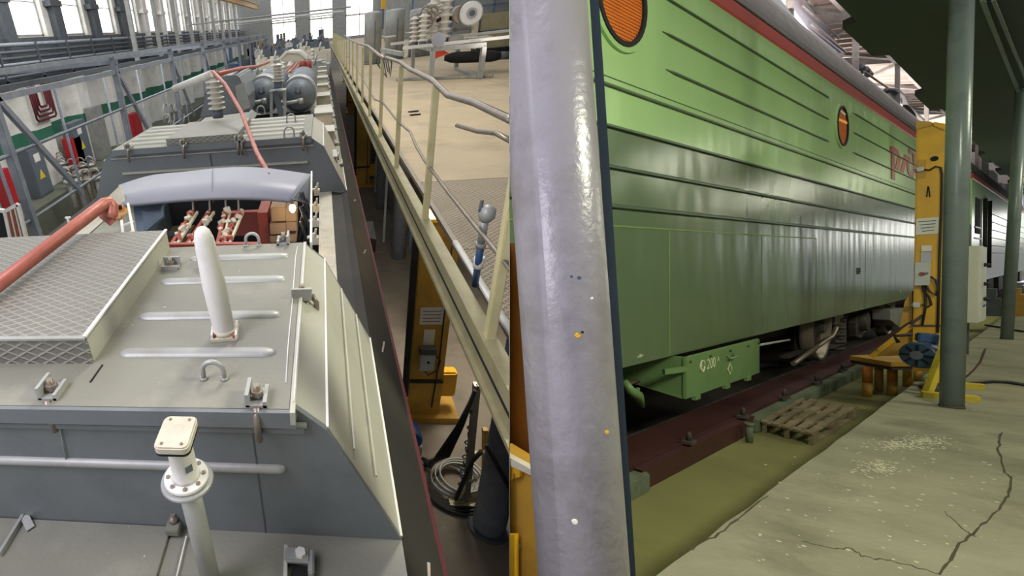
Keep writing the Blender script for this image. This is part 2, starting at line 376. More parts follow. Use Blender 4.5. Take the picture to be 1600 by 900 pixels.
MB().prism([P4[0], P4[3], P4[3] + V(-1.2, .3, .15), P4[0] + V(-1.2, .3, .15)], (0, .05, 0)).build('side_panel', m_black, t)
for i in range(6):
    u0 = (i + .5) / 6
    a_ = P4[0].lerp(P4[1], u0); b_ = P4[3].lerp(P4[2], u0)
    MB().bar(a_, b_, .04, .03).build('slat', m_brick if i % 2 else m_cream, t)

# valves and pipework clutter on the floor behind the gallery
for i in range(14):
    px, py = 96 + (i * 37) % 60, 256 + (i * 53) % 36
    c = A(px, py, z=-4.2)
    mb = MB().tube([c + V(0, 0, -.8), c + V(0, 0, .15)], .1, 8).lathe([(.2, 0), (.22, .05), (.2, .1)], c + V(0, 0, .1), (0, 0, 1), 12).tube(arc(c + V(0, 0, .32), (1, 0, 0), (0, 0, 1), .16, 0, PI), .03, 6)
    single('valve', mb, m_galv if i % 3 else m_rail, '%s valve standing among the pipework by the left wall' % ('brownish steel' if i % 3 == 0 else 'galvanised grey'), 'valve', 'valves on the floor by the left wall')
single('valve_bench', MB().bb(A(90, 300, z=-5) + V(0, -.6, -.6), A(160, 250, z=-5) + V(.6, 1.5, -.05)), m_dsteel, 'dark low bench under the valves by the left wall', 'bench')
for i in range(4):
    c = A(260 + 8 * i, 178, x=-7.0)
    single('cable_coil', MB().tube(arc(c, (0, 1, 0), (0, 0, 1), .42, 0, 1.95 * PI, 20), .03, 6), m_galv, 'grey cable coil hung on the gallery left of the far tanks', 'coil', 'cable coils on the gallery')
# crane beam high along the left wall and across the hall
single('crane_beam', MB().bb((-9.2, 22, 3.0), (-8.8, 78, 3.5)).bb((-9.4, 22, 3.5), (-8.6, 78, 3.56)), m_jyel2, 'long yellow crane runway beam above the left wall windows', 'beam')
single('bridge_crane', MB().bb((-9.2, 60, 3.56), (1.2, 60.6, 4.4)).bb((-9.2, 62, 3.56), (1.2, 62.6, 4.4)), m_jyel2, 'yellow bridge crane girder spanning the far end of the hall', 'crane')
for k in range(9):
    single('lattice_post', MB().bb((-9.1, 25 + 4 * k, -.7), (-8.9, 25.2 + 4 * k, 3.0)), m_galv, 'slim pale post hanging under the yellow crane beam, %s from the camera' % ('nearest', 'second', 'third', 'fourth', 'fifth', 'sixth', 'seventh', 'eighth', 'farthest')[k], 'post', 'posts under the crane beam')
# far wall
fw = MB().bb((-12.4, 80, GZ), (30, 80.4, -1.6)).bb((-12.4, 80, 4.0), (30, 80.4, 9))
xs = [-12.2, -6.8, -3.2, -1.2, 2.2, 4.4, 9.5, 12.5, 18]
cols = [(-12.2, -7.2), (-3.6, -1.6), (1.8, 3.6), (7.5, 30)]
for a, b in cols: fw.bb((a, 80, -1.6), (b, 80.4, 4.0))
struct('wall_far', fw, m_galv)
for i, (a, b) in enumerate(((-7.2, -3.6), (-1.6, 1.8), (3.6, 7.5))):
    fr = MB().bb((a, 79.95, .95), (b, 80.1, 1.15)).bb((a, 79.95, -1.6), (a + .12, 80.1, 4)).bb((b - .12, 79.95, -1.6), (b, 80.1, 4)).bb(((a + b) / 2 - .05, 79.95, -1.6), ((a + b) / 2 + .05, 80.1, 4))
    f = struct('window_%d' % (20 + i), fr, m_cream, off=(a, 80, -1.6))
    MB().bb((a, 80.15, -1.6), (b, 80.2, 4)).build('window_pane', m_winlit, f)
for i in range(14):
    x = 8.5 + 1.5 * i
    single('wall_rib', MB().bb((x, 79.6, -1), (x + .5, 80, 8)), m_white if i % 2 else m_tankg, 'tall vertical rib of the far wall above the deck', 'rib', 'ribs of the far wall')
# ---- loco roof: base, gutter and side
RZ = -1.56; EX = .23; XC = -1.2; LE = 2 * XC - EX
t_loco = thing('locomotive', 'grey roofed locomotive seen from above, running away down the hall', 'locomotive', (XC, 4, GZ))
def roof_strip(y0, y1, name='roof_plate', m=m_olive):
    MB().bb((LE, y0, RZ - .06), (EX, y1, RZ)).build(name, m, t_loco)
roof_strip(-1.0, 2.26); roof_strip(5.0, 45)
MB().bb((LE, 2.26, RZ - .06), (-1.75, 5.0, RZ)).build('roof_plate', m_olive, t_loco)
MB().bb((-.04, 2.26, RZ - .06), (.07, 5.0, RZ)).build('roof_plate', m_cream, t_loco)
MB().prism([(EX, -1, RZ), (.40, -1, -1.80), (.40, -1, -1.86), (EX - .17, -1, RZ - .06)], (0, 46, 0)).build('gutter_and_shadow_strip', m_dark, t_loco)
MB().prism([(.07, 2.26, RZ), (EX, 2.26, RZ - .03), (EX, 2.26, RZ - .1), (.07, 2.26, RZ - .06)], (0, 2.74, 0)).build('gutter_and_shadow_strip', m_dark, t_loco)  # dark strip paints the shadow on the roof right of the bay
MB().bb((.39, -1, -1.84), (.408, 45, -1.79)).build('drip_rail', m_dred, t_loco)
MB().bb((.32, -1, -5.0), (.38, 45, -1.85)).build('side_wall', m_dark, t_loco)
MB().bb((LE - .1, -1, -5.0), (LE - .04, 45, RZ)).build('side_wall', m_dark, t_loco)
for k in range(12):
    y = .9 + 1.35 * k
    MB().bar((.3, y, -1.66), (.33, y + .16, -1.70), .010, .012).build('gutter_cleat', m_rail, t_loco)

ORD = ['first', 'second', 'third', 'fourth', 'fifth', 'sixth', 'seventh', 'eighth', 'ninth', 'tenth', 'eleventh', 'twelfth', 'thirteenth', 'fourteenth', 'fifteenth', 'sixteenth']
# ---- hoods
def clamp(name, parent, c, ax, s=1.0, m=m_galv):
    """hatch clamp: base plate, swing bolt and nut; ax = outward direction (unit)"""
    c = Vector(c); ax = Vector(ax); sd = ax.cross(V(0, 0, 1))
    R = Matrix((sd, ax, V(0, 0, 1))).transposed()
    b = MB().box(c, (.055 * s, .07 * s, .012 * s), R).box(c + sd * .022 * s + V(0, 0, .02 * s), (.01 * s, .07 * s, .04 * s), R).box(c - sd * .022 * s + V(0, 0, .008 * s), (.01 * s, .07 * s, .02 * s), R)
    o = b.build(name, m, parent)
    n = MB().cyl(c + V(0, 0, 0), c + V(0, 0, .045 * s), .009 * s, 8).lathe([(.017 * s, .012 * s), (.017 * s, .028 * s)], c, (0, 0, 1), 6, False)
    n.tube([c + ax * .035 * s, c + ax * .05 * s + V(0, 0, -.03 * s), c + ax * .05 * s + V(0, 0, -.1 * s)], .01 * s, 8)
    n.build('bolt', m_rail, o if False else parent)
    return o
def eye_loop(parent, c, r=.035, u=(1, 0, 0), m=m_galv):
    c = Vector(c); u = Vector(u)
    pts = [c - u * r, c - u * r + V(0, 0, r)] + arc(c + V(0, 0, r), -u, (0, 0, 1), r, 0, PI, 10)[1:-1] + [c + u * r + V(0, 0, r), c + u * r]
    mb = MB().tube(pts, .0085, 8)
    for s in (-1, 1): mb.lathe([(.015, 0), (.012, .008)], c + u * r * s, (0, 0, 1), 8)
    return mb.build('lifting_loop', m, parent)
def rib(parent, x0, x1, y, z, w=.03, h=.012, m=m_galv, nrm='z', name='pressed_rib'):
    """long pressed swelling with tapered ends"""
    mb = MB(); vs = []; k = 7; L0 = abs(x1 - x0); cap = min(w * 1.6, L0 / 3); sg = 1 if x1 > x0 else -1
    ds_ = [cap * q / 6 for q in range(7)] + [L0 / 2] + [L0 - cap * q / 6 for q in range(6, -1, -1)]; n = len(ds_) - 1
    for i in range(n + 1):
        x = x0 + sg * ds_[i]; e = min(1, min(ds_[i], L0 - ds_[i]) / cap); e = math.sqrt(max(0, 1 - (1 - e) ** 2))
        for j in range(k):
            a = PI * j / (k - 1); yy = math.cos(a) * w * (.12 + .88 * e); zz = math.sin(a) * h * e
            vs.append((x, y + yy, z + zz) if nrm == 'z' else (x, y - zz, z + yy))
    fs = [(i * k + j, i * k + j + 1, (i + 1) * k + j + 1, (i + 1) * k + j) for i in range(n) for j in range(k - 1)]
    return mb.add(vs, fs, True).build(name, m, parent)

def hood(parent, y0, y1, zt, xt, xb=EX, zb=RZ, knee=None):
    xl, xlb = 2 * XC - xt, 2 * XC - xb
    mk = [(xt, zt), (xt + .05, zt - .06), (xb, zb)] if knee is None else [(xt, zt)] + knee + [(xb, zb)]
    poly = mk + [(2 * XC - x, z) for x, z in reversed(mk)]
    T = .02
    # end plates, side plates and lid are separate pieces
    MB().prism([(x, y0, z) for x, z in poly], (0, T, 0)).build('front_plate', m_dgrey, parent)  # darker grey paints in the shade of the backlit front
    MB().prism([(x, y1 - T, z) for x, z in poly], (0, T, 0)).build('rear_plate', m_dgrey, parent)
    for s in (1, -1):
        q = [(x if s > 0 else 2 * XC - x, z) for x, z in mk]
        for (xa, za), (xb_, zb_) in zip(q, q[1:]):
            d = V(xb_ - xa, 0, zb_ - za).normalized(); nn = V(d.z, 0, -d.x) * (-.012 if s < 0 else .012)
            MB().prism([V(xa, y0 + T, za), V(xb_, y0 + T, zb_), V(xb_, y0 + T, zb_) + nn, V(xa, y0 + T, za) + nn], (0, y1 - y0 - 2 * T, 0)).build('side_plate', m_side, parent)  # paler grey paints in the light falling on the hood side
            MB().bar((xb_, y0 + .01, zb_ + .004), (xb_, y1 - .01, zb_ + .004), .008, .008).build('weld_bead', m_white, parent)
    return parent
t_h1 = thing('roof_hatch_hood', 'nearest raised grey hood with a tread-plate cover and a white horn', 'hood', (XC, 1.6, RZ))
h1 = t_h1
HT = -.975
hood(h1, 1.05, 2.26, HT, -.10, knee=[(-.01, HT - .085)])
# lid
MB().bb((XC - 1.08, 1.03, HT), (-.115, 2.25, HT + .015)).build('lid', m_olive, h1, bevel=.003)
MB().bb((XC - 1.08, 1.015, HT - .045), (-.1, 1.03, HT + .015)).build('lid_flange', m_dgrey, h1)
MB().bb((-.115, 1.015, HT - .03), (-.1, 2.25, HT + .017)).build('lid_flange', m_side, h1)
MB().bb((XC - 1.1, 1.035, HT - .062), (-.07, 1.049, HT - .05)).build('weld_bead', m_galv, h1)
MB().bb((XC - 1.1, 1.03, HT - .08), (-.08, 1.05, HT - .062)).build('lip', m_dgrey, h1)
MB().tube([(-.105, 1.06 + .04 * i, HT + .018) for i in range(30)], .003, 6).build('weld_bead', m_white, h1)
wb = [A(447, 598, z=HT + .016), A(450, 545, z=HT + .016), A(452, 520, z=HT + .016), A(456, 480, z=HT + .016), A(462, 400, z=HT + .016), A(465, 385, z=HT + .016)]
MB().tube(wb, .0025, 6).build('weld_bead', m_white, h1)
MB().tube([A(160, 570, z=HT + .017), A(141, 597, z=HT + .017)], .003, 6).build('crack_line', m_black, h1)
MB().bb((-.24, 1.048, RZ), (-.236, 1.053, HT - .08)).build('seam', m_dsteel, h1)
rib(h1, XC - .95, A(447, 727, y=1.05).x, 1.05, A(300, 727, y=1.05).z, .017, .02, m_galv, 'y', 'stiffening_rib')
MB().tube([A(90, 650, y=1.045), A(103, 718, y=1.045)], .002, 6).build('scratch', m_galv, h1)
for px0, px1, py in ((187, 432, 551), (218, 440, 493), (252, 447, 438), (298, 452, 402)):
    a, b = A(px0, py, z=HT + .015), A(px1, py, z=HT + .015)
    rib(h1, a.x, b.x, (a.y + b.y) / 2, HT + .014, .028, .014, m_galv)
# side plate pressed rib and seams
for fr in (.30, .62): MB().bar((-.01 + .24 * fr + .012, 1.09 + .1 * fr, HT - .085 - .5 * fr), (-.01 + .24 * fr + .012, 2.2, HT - .085 - .5 * fr), .006, .006).build('pressed_line', m_side, h1)
# tread-plate cover
m_tread = mat('tread_plate_grey', H('#a09e93'), .42, .15, .06, 4)
def tread_mat():
    m = m_tread; nt = m.node_tree; N = nt.nodes; L_ = nt.links; p = N['Principled BSDF']
    tc0 = N.new('ShaderNodeTexCoord'); outs = []
    sp = N.new('ShaderNodeSeparateXYZ'); L_.new(tc0.outputs['Object'], sp.inputs[0]); ad = N.new('ShaderNodeMath'); L_.new(sp.outputs[1], ad.inputs[0]); L_.new(sp.outputs[2], ad.inputs[1])
    cb = N.new('ShaderNodeCombineXYZ'); L_.new(sp.outputs[0], cb.inputs[0]); L_.new(ad.outputs[0], cb.inputs[1])
    for sgn in (1, -1):
        mp = N.new('ShaderNodeMapping'); mp.inputs['Rotation'].default_value = (0, 0, sgn * math.radians(28)); L_.new(cb.outputs[0], mp.inputs['Vector'])
        wv = N.new('ShaderNodeTexWave'); wv.bands_direction = 'Y'; wv.inputs['Scale'].default_value = 9; L_.new(mp.outputs['Vector'], wv.inputs['Vector']); outs.append(wv.outputs['Fac'])
    mx = N.new('ShaderNodeMath'); mx.operation = 'MAXIMUM'; L_.new(outs[0], mx.inputs[0]); L_.new(outs[1], mx.inputs[1])
    pw = N.new('ShaderNodeMath'); pw.operation = 'POWER'; pw.inputs[1].default_value = 6; L_.new(mx.outputs[0], pw.inputs[0])
    b = N.new('ShaderNodeBump'); b.inputs['Distance'].default_value = .004; b.inputs['Strength'].default_value = .9
    L_.new(pw.outputs[0], b.inputs['Height']); L_.new(b.outputs['Normal'], p.inputs['Normal'])
    src = p.inputs['Base Color'].links[0].from_socket
    m2 = N.new('ShaderNodeMix'); m2.data_type = 'RGBA'; m2.blend_type = 'MULTIPLY'; m2.inputs[0].default_value = .45
    L_.new(src, m2.inputs[6]); L_.new(pw.outputs[0], m2.inputs[7]); L_.new(m2.outputs[2], p.inputs['Base Color'])
tread_mat()
ct = HT + .015
fr_ = A(145, 568, z=ct); bk = A(262, 397, z=ct); tz = HT + .125
xr, yf, yb_ = fr_.x, fr_.y, A(262, 390, z=ct).y
cov = MB().bb((XC - .95, yf, ct), (xr, yb_, tz))
cv = MB().bb((XC - .95, yf, tz - .012), (xr, yb_, tz)).build('tread_plate_cover', m_tread, h1, bevel=.003)
MB().bb((XC - .95, yf, ct), (xr, yf + .012, tz - .012)).build('cover_side', m_tread, h1)
MB().bb((xr - .012, yf + .012, ct), (xr, yb_, tz - .012)).build('cover_side', m_side, h1)
MB().bb((XC - .95, yb_ - .012, ct), (xr - .012, yb_, tz - .012)).build('cover_side', m_side, h1)
MB().bb((XC - .95, yf - .012, tz - .004), (xr + .004, yf + .006, tz + .004)).build('cover_edge', m_galv, h1)
MB().bb((xr - .008, yf, tz - .002), (xr + .006, yb_, tz + .006)).build('cover_edge', m_white, h1)
for px, py in ((335, 592), (395, 384)): eye_loop(h1, A(px, py, z=HT + .015), .034)
for q, ax in ((A(84, 612, z=HT + .02), (0, -1, 0)), (A(403, 622, z=HT + .02), (0, -1, 0)), (A(472, 462, z=HT + .01), (1, 0, 0)), (A(268, 418, z=HT + .02), (-1, 0, 0)), (A(443, 378, z=HT + .02), (0, 1, 0))):
    clamp('clamp', h1, q, ax, 1.15)
# white horn (rounded mast) on its square foot
hb = A(352, 522, z=HT + .015)
t = thing('white_mast', 'white round-topped mast on a square foot on the nearest hood', 'mast', hb)
topz = A(340, 352, y=hb.y).z - hb.z
lean = V(-.028, .0, 0)
prof = [(.036, .02), (.040, .03), (.042, topz * .5), (.036, topz * .8), (.033, topz * .9), (.026, topz * .96), (.014, topz * .99), (.003, topz)]
MB().lathe(prof, hb, (lean.x, 0, topz), 24).build('mast_body', m_white, t)
MB().lathe([(.046, .012), (.046, .03)], hb, (0, 0, 1), 20).build('collar', m_cream, t)
MB().box(hb + V(0, 0, .006), (.10, .10, .014), (0, 0, .12)).build('foot_plate', m_cream, t, bevel=.002)
for i in (-1, 1):
    MB().box(hb + V(.044 * i, 0, .02), (.008, .1, .018), (0, 0, .12)).build('foot_rim', m_white, t)
    for j in (-1, 1): MB().lathe([(.008, 0), (.008, .012)], hb + V(.038 * i - .004 * j, .038 * j, .012), (0, 0, 1), 6, False).build('bolt', m_brick, t)
single('pipe_stub', MB().cyl(A(312, 408, z=HT + .05), A(325, 402, z=HT + .05), .025, 12).bb(A(322, 418, z=HT + .015) + V(-.03, -.02, 0), A(322, 418, z=HT + .015) + V(.03, .03, .05)), m_dgrey, 'small grey pipe stub behind the white mast', 'pipe')
# flanged pole in front
pt_ = A(293, 752, y=.86)
t = thing('flanged_pole', 'grey standing pole with a white flanged cap in the foreground', 'pole', (pt_.x, pt_.y, RZ))
MB().tube([(pt_.x, pt_.y, RZ), pt_], .031, 22).build('pole_tube', m_galv, t)
ax = V(0, 0, 1)
MB().lathe([(.070, 0), (.074, .005), (.070, .012)], pt_, ax, 36).build('lower_flange', m_galv, t)
MB().lathe([(.060, .013), (.062, .018), (.060, .026)], pt_, ax, 36).build('upper_flange', m_white, t)
u = ax.orthogonal().normalized(); w_ = ax.cross(u)
for i in range(8):
    a = 2 * PI * i / 8 + .2; c = pt_ + ax * .026 + (u * math.cos(a) + w_ * math.sin(a)) * .049
    MB().lathe([(.0065, 0), (.0065, .003)], c, ax, 6, False).build('bolt', m_rail, t)
MB().lathe([(.040, .026), (.036, .034), (.034, .15), (.038, .158)], pt_, ax, 28).build('neck', m_white, t)
MB().box(pt_ + V(.024, -.026, .08), (.02, .003, .022), (0, 0, .7)).build('label_plate', m_tankg, t)
# capped head: rounded rectangular block
hd = pt_ + ax * .16
sx_ = V(1, 0, 0) - ax * ax.x; sx_.normalize(); sy_ = ax.cross(sx_)
pts = []
for cx, cy, a0 in ((.028, .04, 0), (-.028, .04, 90), (-.028, -.04, 180), (.028, -.04, 270)):
    for i in range(5):
        a = math.radians(a0 + 22.5 * i); pts.append(hd + sx_ * (cx + .018 * math.cos(a)) + sy_ * (cy + .018 * math.sin(a)))
MB().prism(pts, ax * .004).build('gasket', m_black, t)
MB().prism([p + ax * .004 for p in pts], ax * .024).build('cap', m_cream, t, bevel=.004)
for i in (-1, 1):
    for j in (-1, 1): MB().lathe([(.004, 0), (.004, .003)], hd + ax * .028 + sx_ * .026 * i + sy_ * .042 * j, ax, 6, False).build('screw', m_rail, t)
# foreground roof details
t = thing('foreground_hatch', 'flat grey roof hatch with angle hinges at the bottom edge', 'hatch', A(200, 870, z=RZ))
fa = A(40, 806, z=RZ)
MB().bb((XC - 1.0, .2, RZ), (A(270, 820, z=RZ).x, fa.y - .02, RZ + .012)).build('hatch_plate', m_olive, t, bevel=.002)
MB().bar(A(0, 868, z=RZ + .02), A(38, 806, z=RZ + .02), .012, .03).build('hinge_arm', m_galv, t)
MB().bar(A(38, 806, z=RZ + .03), A(48, 826, z=RZ + .02), .03, .004).build('hinge_arm', m_galv, t)
MB().bar(A(-10, 798, z=RZ + .03), A(12, 786, z=RZ + .03), .012, .03).build('hinge_arm', m_galv, t)
MB().bar(A(12, 786, z=RZ + .03), A(22, 800, z=RZ + .02), .03, .004).build('hinge_arm', m_galv, t)
q = A(272, 822, z=RZ + .03); MB().box(q, (.05, .06, .03)).build('clamp_block', m_olive, t, bevel=.003); MB().lathe([(.018, 0), (.018, .02), (.01, .02), (.01, .035)], q + V(0, .01, .015), (0, 0, 1), 8).build('bolt', m_rail, t)
MB().bar(A(291, 838, z=RZ + .012), A(275, 905, z=RZ + .012), .004, .004).build('weld_bead', m_white, t)
t = thing('hatch_latch', 'heavy bolted steel latch on the roof at the bottom edge', 'latch', A(468, 880, z=RZ))
q = A(465, 868, z=RZ + .03)
MB().box(q, (.085, .05, .02)).build('bar', m_galv, t, bevel=.006)
MB().box(q + V(.045, -.02, -.015), (.02, .08, .05)).build('bracket', m_galv, t, bevel=.005)
MB().lathe([(.018, 0), (.018, .014)], q + V(.01, 0, .01), (0, 0, 1), 6, False).build('bolt', m_white, t)
MB().bar(A(447, 855, z=RZ + .015), A(446, 905, z=RZ + .015), .012, .03).build('rim', m_side, t)
MB().bar(A(470, 885, z=RZ + .003), A(466, 905, z=RZ + .003), .05, .01).build('recess', m_black, t)

# ---- open bay between the hoods
t = thing('equipment_bay', 'open roof bay with dark interior between the two hoods', 'bay', (XC + .3, 3.4, -3.2))
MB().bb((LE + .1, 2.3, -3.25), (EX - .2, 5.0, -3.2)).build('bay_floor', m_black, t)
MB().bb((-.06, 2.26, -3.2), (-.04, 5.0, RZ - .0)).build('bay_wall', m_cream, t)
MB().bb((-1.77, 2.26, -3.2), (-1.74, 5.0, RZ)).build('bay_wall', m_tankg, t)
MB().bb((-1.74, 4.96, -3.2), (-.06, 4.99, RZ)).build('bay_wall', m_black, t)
# arched cross member
def arch_pts(px_py, y): return [A(px, py, y=y) for px, py in px_py]
t = thing('arched_cross_member', 'pale grey arched roof member spanning the open bay', 'beam', A(330, 305, y=3.3))
up_ = [(185, 289), (235, 274), (290, 268), (350, 262), (410, 262), (486, 272)]
lo_ = [(190, 318), (235, 314), (290, 309), (350, 306), (410, 307), (455, 311)]
def smooth2d(P, m=5):
    out = []
    for i in range(len(P) - 1):
        p0, p1, p2, p3 = P[max(i - 1, 0)], P[i], P[i + 1], P[min(i + 2, len(P) - 1)]
        for k in range(m):
            t_ = k / m; out.append(tuple(.5 * (2 * p1[j] + (p2[j] - p0[j]) * t_ + (2 * p0[j] - 5 * p1[j] + 4 * p2[j] - p3[j]) * t_ ** 2 + (3 * p1[j] - p0[j] - 3 * p2[j] + p3[j]) * t_ ** 3) for j in (0, 1)))
    return out + [P[-1]]
up_, lo_ = smooth2d(up_), smooth2d(lo_)
ya_, yb2 = 3.62, 3.22
top = [A(px, py, y=ya_) for px, py in up_]; bot = [A(px, py, y=yb2) for px, py in lo_]
mb = MB(); n_ = len(top); vs = top + bot + [p - V(0, 0, .03) for p in top] + [p - V(0, 0, .03) for p in bot]
fs = [(i, i + 1, n_ + i + 1, n_ + i) for i in range(n_ - 1)] + [(2 * n_ + i, 3 * n_ + i, 3 * n_ + i + 1, 2 * n_ + i + 1) for i in range(n_ - 1)]
fs += [(n_ + i, n_ + i + 1, 3 * n_ + i + 1, 3 * n_ + i) for i in range(n_ - 1)] + [(i, 2 * n_ + i, 2 * n_ + i + 1, i + 1) for i in range(n_ - 1)] + [(0, n_, 3 * n_, 2 * n_), (n_ - 1, 3 * n_ - 1, 4 * n_ - 1, 2 * n_ - 1)]
mb.add(vs, fs, True).build('arch_plate', m_lgrey, t)
e0, e1 = A(486, 272, y=3.62), A(455, 311, y=3.22); e2 = A(486, 320, y=3.3)
MB().prism([e0, e1, e2], (.006, 0, 0)).build('end_gusset', m_dgrey, t)
MB().bar(A(487, 272, y=3.62), A(486, 385, y=2.3), .012, .05).build('side_rim', m_white, t)
MB().bar(A(333, 262, y=3.59), A(331, 308, y=3.22), .004, .004).build('seam', m_dgrey, t)
l0, l1 = A(186, 290, y=3.5), A(100, 375, y=2.75)
MB().prism([A(187, 290, y=3.3), A(194, 316, y=3.25), A(128, 375, y=3.0), A(98, 375, y=3.05)], (0, .03, -.01)).build('left_leg', m_cream, t)
for k, (px, py) in enumerate(((495, 300), (494, 325), (493, 348), (492, 375))):
    q = A(px, py, z=-1.25)
    single('rim_clamp', MB().box(q, (.05, .05, .05)).bar(q + V(-.05, 0, .02), q + V(.0, 0, .03), .03, .012).tube([q + V(0, 0, .02), q + V(.01, 0, .08)], .008, 8).lathe([(.016, .0), (.016, .014)], q + V(0, 0, .035), (0, 0, 1), 6, False), m_cream,
           'cream clamp on the right rim of the open bay, %s' % ('farthest of four', 'third from the camera', 'second from the camera', 'nearest of four')[k], 'clamp')
# interior
m_sidein = mat('slate_panel', H('#6a7a8c'), .4)
single('slate_panel', MB().prism([A(208, 322, y=3.4), A(255, 318, y=3.4), A(255, 338, y=3.2), A(215, 372, y=3.2)], (0, .02, -.02)), m_sidein, 'slate blue triangular panel in the left of the open bay', 'panel')
t = thing('ladder', 'short pale ladder at the left end of the open bay', 'ladder', A(205, 385, y=2.6))
for a, b in (((200, 318), (213, 376)), ((190, 345), (195, 376))):
    MB().bar(A(*a, y=3.0), A(b[0], b[1] + 12, y=2.6), .018, .012).build('rail', m_white, t)
for k in range(2): MB().bar(A(193, 352 + 16 * k, y=2.9 - .2 * k), A(208, 346 + 16 * k, y=2.9 - .2 * k), .016, .012).build('rung', m_white, t)
t = thing('coil_crate', 'open crate with mossy yellow contents inside the bay', 'crate', A(265, 372, z=-2.0))
q = A(262, 358, z=-1.85)
MB().bb(q + V(-.32, -.2, -.25), q + V(.3, .25, 0)).build('crate_body', mat('mossy_ochre', H('#77683a'), .9, 0, .4, 20), t)
MB().bb(q + V(-.35, -.22, 0), q + V(.33, -.17, .04)).bb(q + V(-.35, .23, 0), q + V(.33, .28, .04)).bb(q + V(-.35, -.22, 0), q + V(-.3, .28, .04)).build('crate_rim', m_tankg, t)
# hanging bars, insulator strings
for i, px in enumerate((301, 327, 352, 372)):
    a = A(px, 309, y=3.26); b = A(px + 1, 330, y=3.26)
    single('hanging_bar', MB().bar(a, b, .022, .01), m_galv, 'grey flat bar hanging from the arch, %s' % ('leftmost of four', 'second from the left', 'third from the left', 'rightmost of four')[i], 'bar')
    st = thing('insulator_string', 'ribbed orange and white contact stack slanting below the arch, %s' % ('leftmost of four', 'second from the left', 'third from the left', 'rightmost of four')[i], 'insulator', b)
    e = A(px - (24, 26, 12, 22)[i] - (8 if i < 2 else 0), 382, y=2.75)
    d = (e - b); L_ = d.length
    MB().bar(b, e, .022, .03).build('core', m_brick, st)
    MB().bar(b + V(.03, 0, -.01), e + V(.035, 0, .0), .014, .02).build('side_bar', m_cream, st)
    rr = random.Random(i + 3)
    for k in range(11):
        c = b + d * (k + .5) / 11 + V(rr.uniform(-.02, .035), rr.uniform(-.03, .01), rr.uniform(-.01, .02))
        MB().box(c, (rr.uniform(.02, .05), rr.uniform(.015, .03), rr.uniform(.02, .055)), (rr.uniform(-.6, .6), rr.uniform(-.8, .8), rr.uniform(-.6, .6))).build('contact', (m_cream, m_copper, m_porc, m_cream)[k % 4], st, bevel=.003)
single('brick_red_casing', MB().bb(A(345, 328, y=3.9) + V(0, 0, -.25), A(418, 330, y=3.9) + V(0, .06, 0)).bb(A(402, 332, y=3.6) + V(0, 0, -.6), A(418, 332, y=3.6) + V(0, .3, 0)), m_brick, 'oxide red casing inside the open bay left of the lamp', 'casing')
single('brick_red_sill', MB().bar(A(262, 383, y=2.4), A(405, 382, y=2.4), .03, .02), m_brick, 'thin red sill along the near edge of the open bay', 'sill')
bx = [((424, 323, 446, 347), 'upper left'), ((446, 330, 463, 347), 'upper right'), ((422, 349, 447, 367), 'lower left'), ((447, 347, 463, 362), 'lower right'), ((422, 368, 463, 380), 'bottom')]
for (x0, y0_, x1, y1_), nm in bx:
    a, b = A(x0, y1_, y=3.55), A(x1, y0_, y=3.55)
    single('brown_box', MB().bb(a, b + V(0, .25, 0)), m_wood, 'brown box stacked under the glowing lamp, %s one' % nm, 'box', bevel=.006)
lp = A(457, 326, y=3.42)
t = thing('inspection_lamp', 'small glowing bulb in the open bay under the arch', 'lamp', lp)
MB().lathe([(.008, 0), (.02, .015), (.026, .035), (.02, .055), (.006, .065)], lp + V(0, 0, -.03), (0, 0, 1), 14).build('bulb', m_glow, t)
MB().lathe([(.012, 0), (.012, .03)], lp + V(0, 0, .035), (0, 0, 1), 10).build('socket', m_black, t)
pl = bpy.data.lights.new('bulb_light', 'POINT'); pl.energy = 1.6; pl.color = (1, .75, .45); pl.shadow_soft_size = .03
plo = bpy.data.objects.new('bulb_light', pl); scene.collection.objects.link(plo); plo.matrix_world = TL @ Matrix.Translation(lp + V(0, -.08, .0))
for k in range(5):
    q = A(472 + (k % 2) * 6, 325 + 11 * k, y=3.3)
    single('cable_bundle', MB().tube([q + V(0, 0, .12), q + V(.03, 0, 0), q + V(-.02, .02, -.15)], .018, 6), m_cable, 'dark cable bundle hanging at the right of the open bay', 'cable', 'cables right of the lamp')
for k in range(4):
    q = A(290 + 22 * k, 372, z=-2.1)
    single('coil_spring', MB().tube(arc(q, (1, 0, 0), (0, 0, 1), .1, 0, PI), .02, 8), m_galv, 'grey hoop inside the dark bay below the hanging bars', 'hoop', 'hoops inside the bay')

# ---- second hood
t_h2 = thing('roof_hatch_hood', 'second grey hood beyond the open bay with ribbed lid', 'hood', (XC, 6, RZ))
h2 = t_h2; H2 = -.99
hood(h2, 5.0, 6.36, H2, -.12, knee=[(-.0, H2 - .09)])
MB().bb((XC - 1.06, 4.97, H2), (-.12, 6.35, H2 + .03)).build('lid', m_olive, h2, bevel=.004)
MB().bb((XC - 1.06, 4.95, H2 - .03), (-.12, 4.97, H2 + .03)).build('lid_flange', m_dgrey, h2)
MB().bb((XC - 1.0, 4.96, -1.23), (-.17, 5.0, -1.21)).build('stiffening_rib', m_side, h2)
MB().bb((XC - 1.1, 4.98, H2 - .075), (-.1, 5.0, H2 - .062)).build('lip', m_galv, h2)
for i in range(5): rib(h2, XC + .2, -.2, 5.17 + .25 * i, H2 + .03, .04, .02, m_side)
for i in range(5): rib(h2, XC - 1.0, XC - .15, 5.17 + .25 * i, H2 + .03, .04, .02, m_side)
qa, qb = A(280, 213, z=H2 + .03), A(380, 210, z=H2 + .03)
MB().bb((qa.x, 4.99, H2 + .03), (qb.x, 6.0, H2 + .10)).build('tread_plate_cover', m_tread, h2, bevel=.004)
for px, py in ((455, 192), (262, 190), (452, 214), (408, 178)): eye_loop(h2, A(px, py, z=H2 + .03), .05)
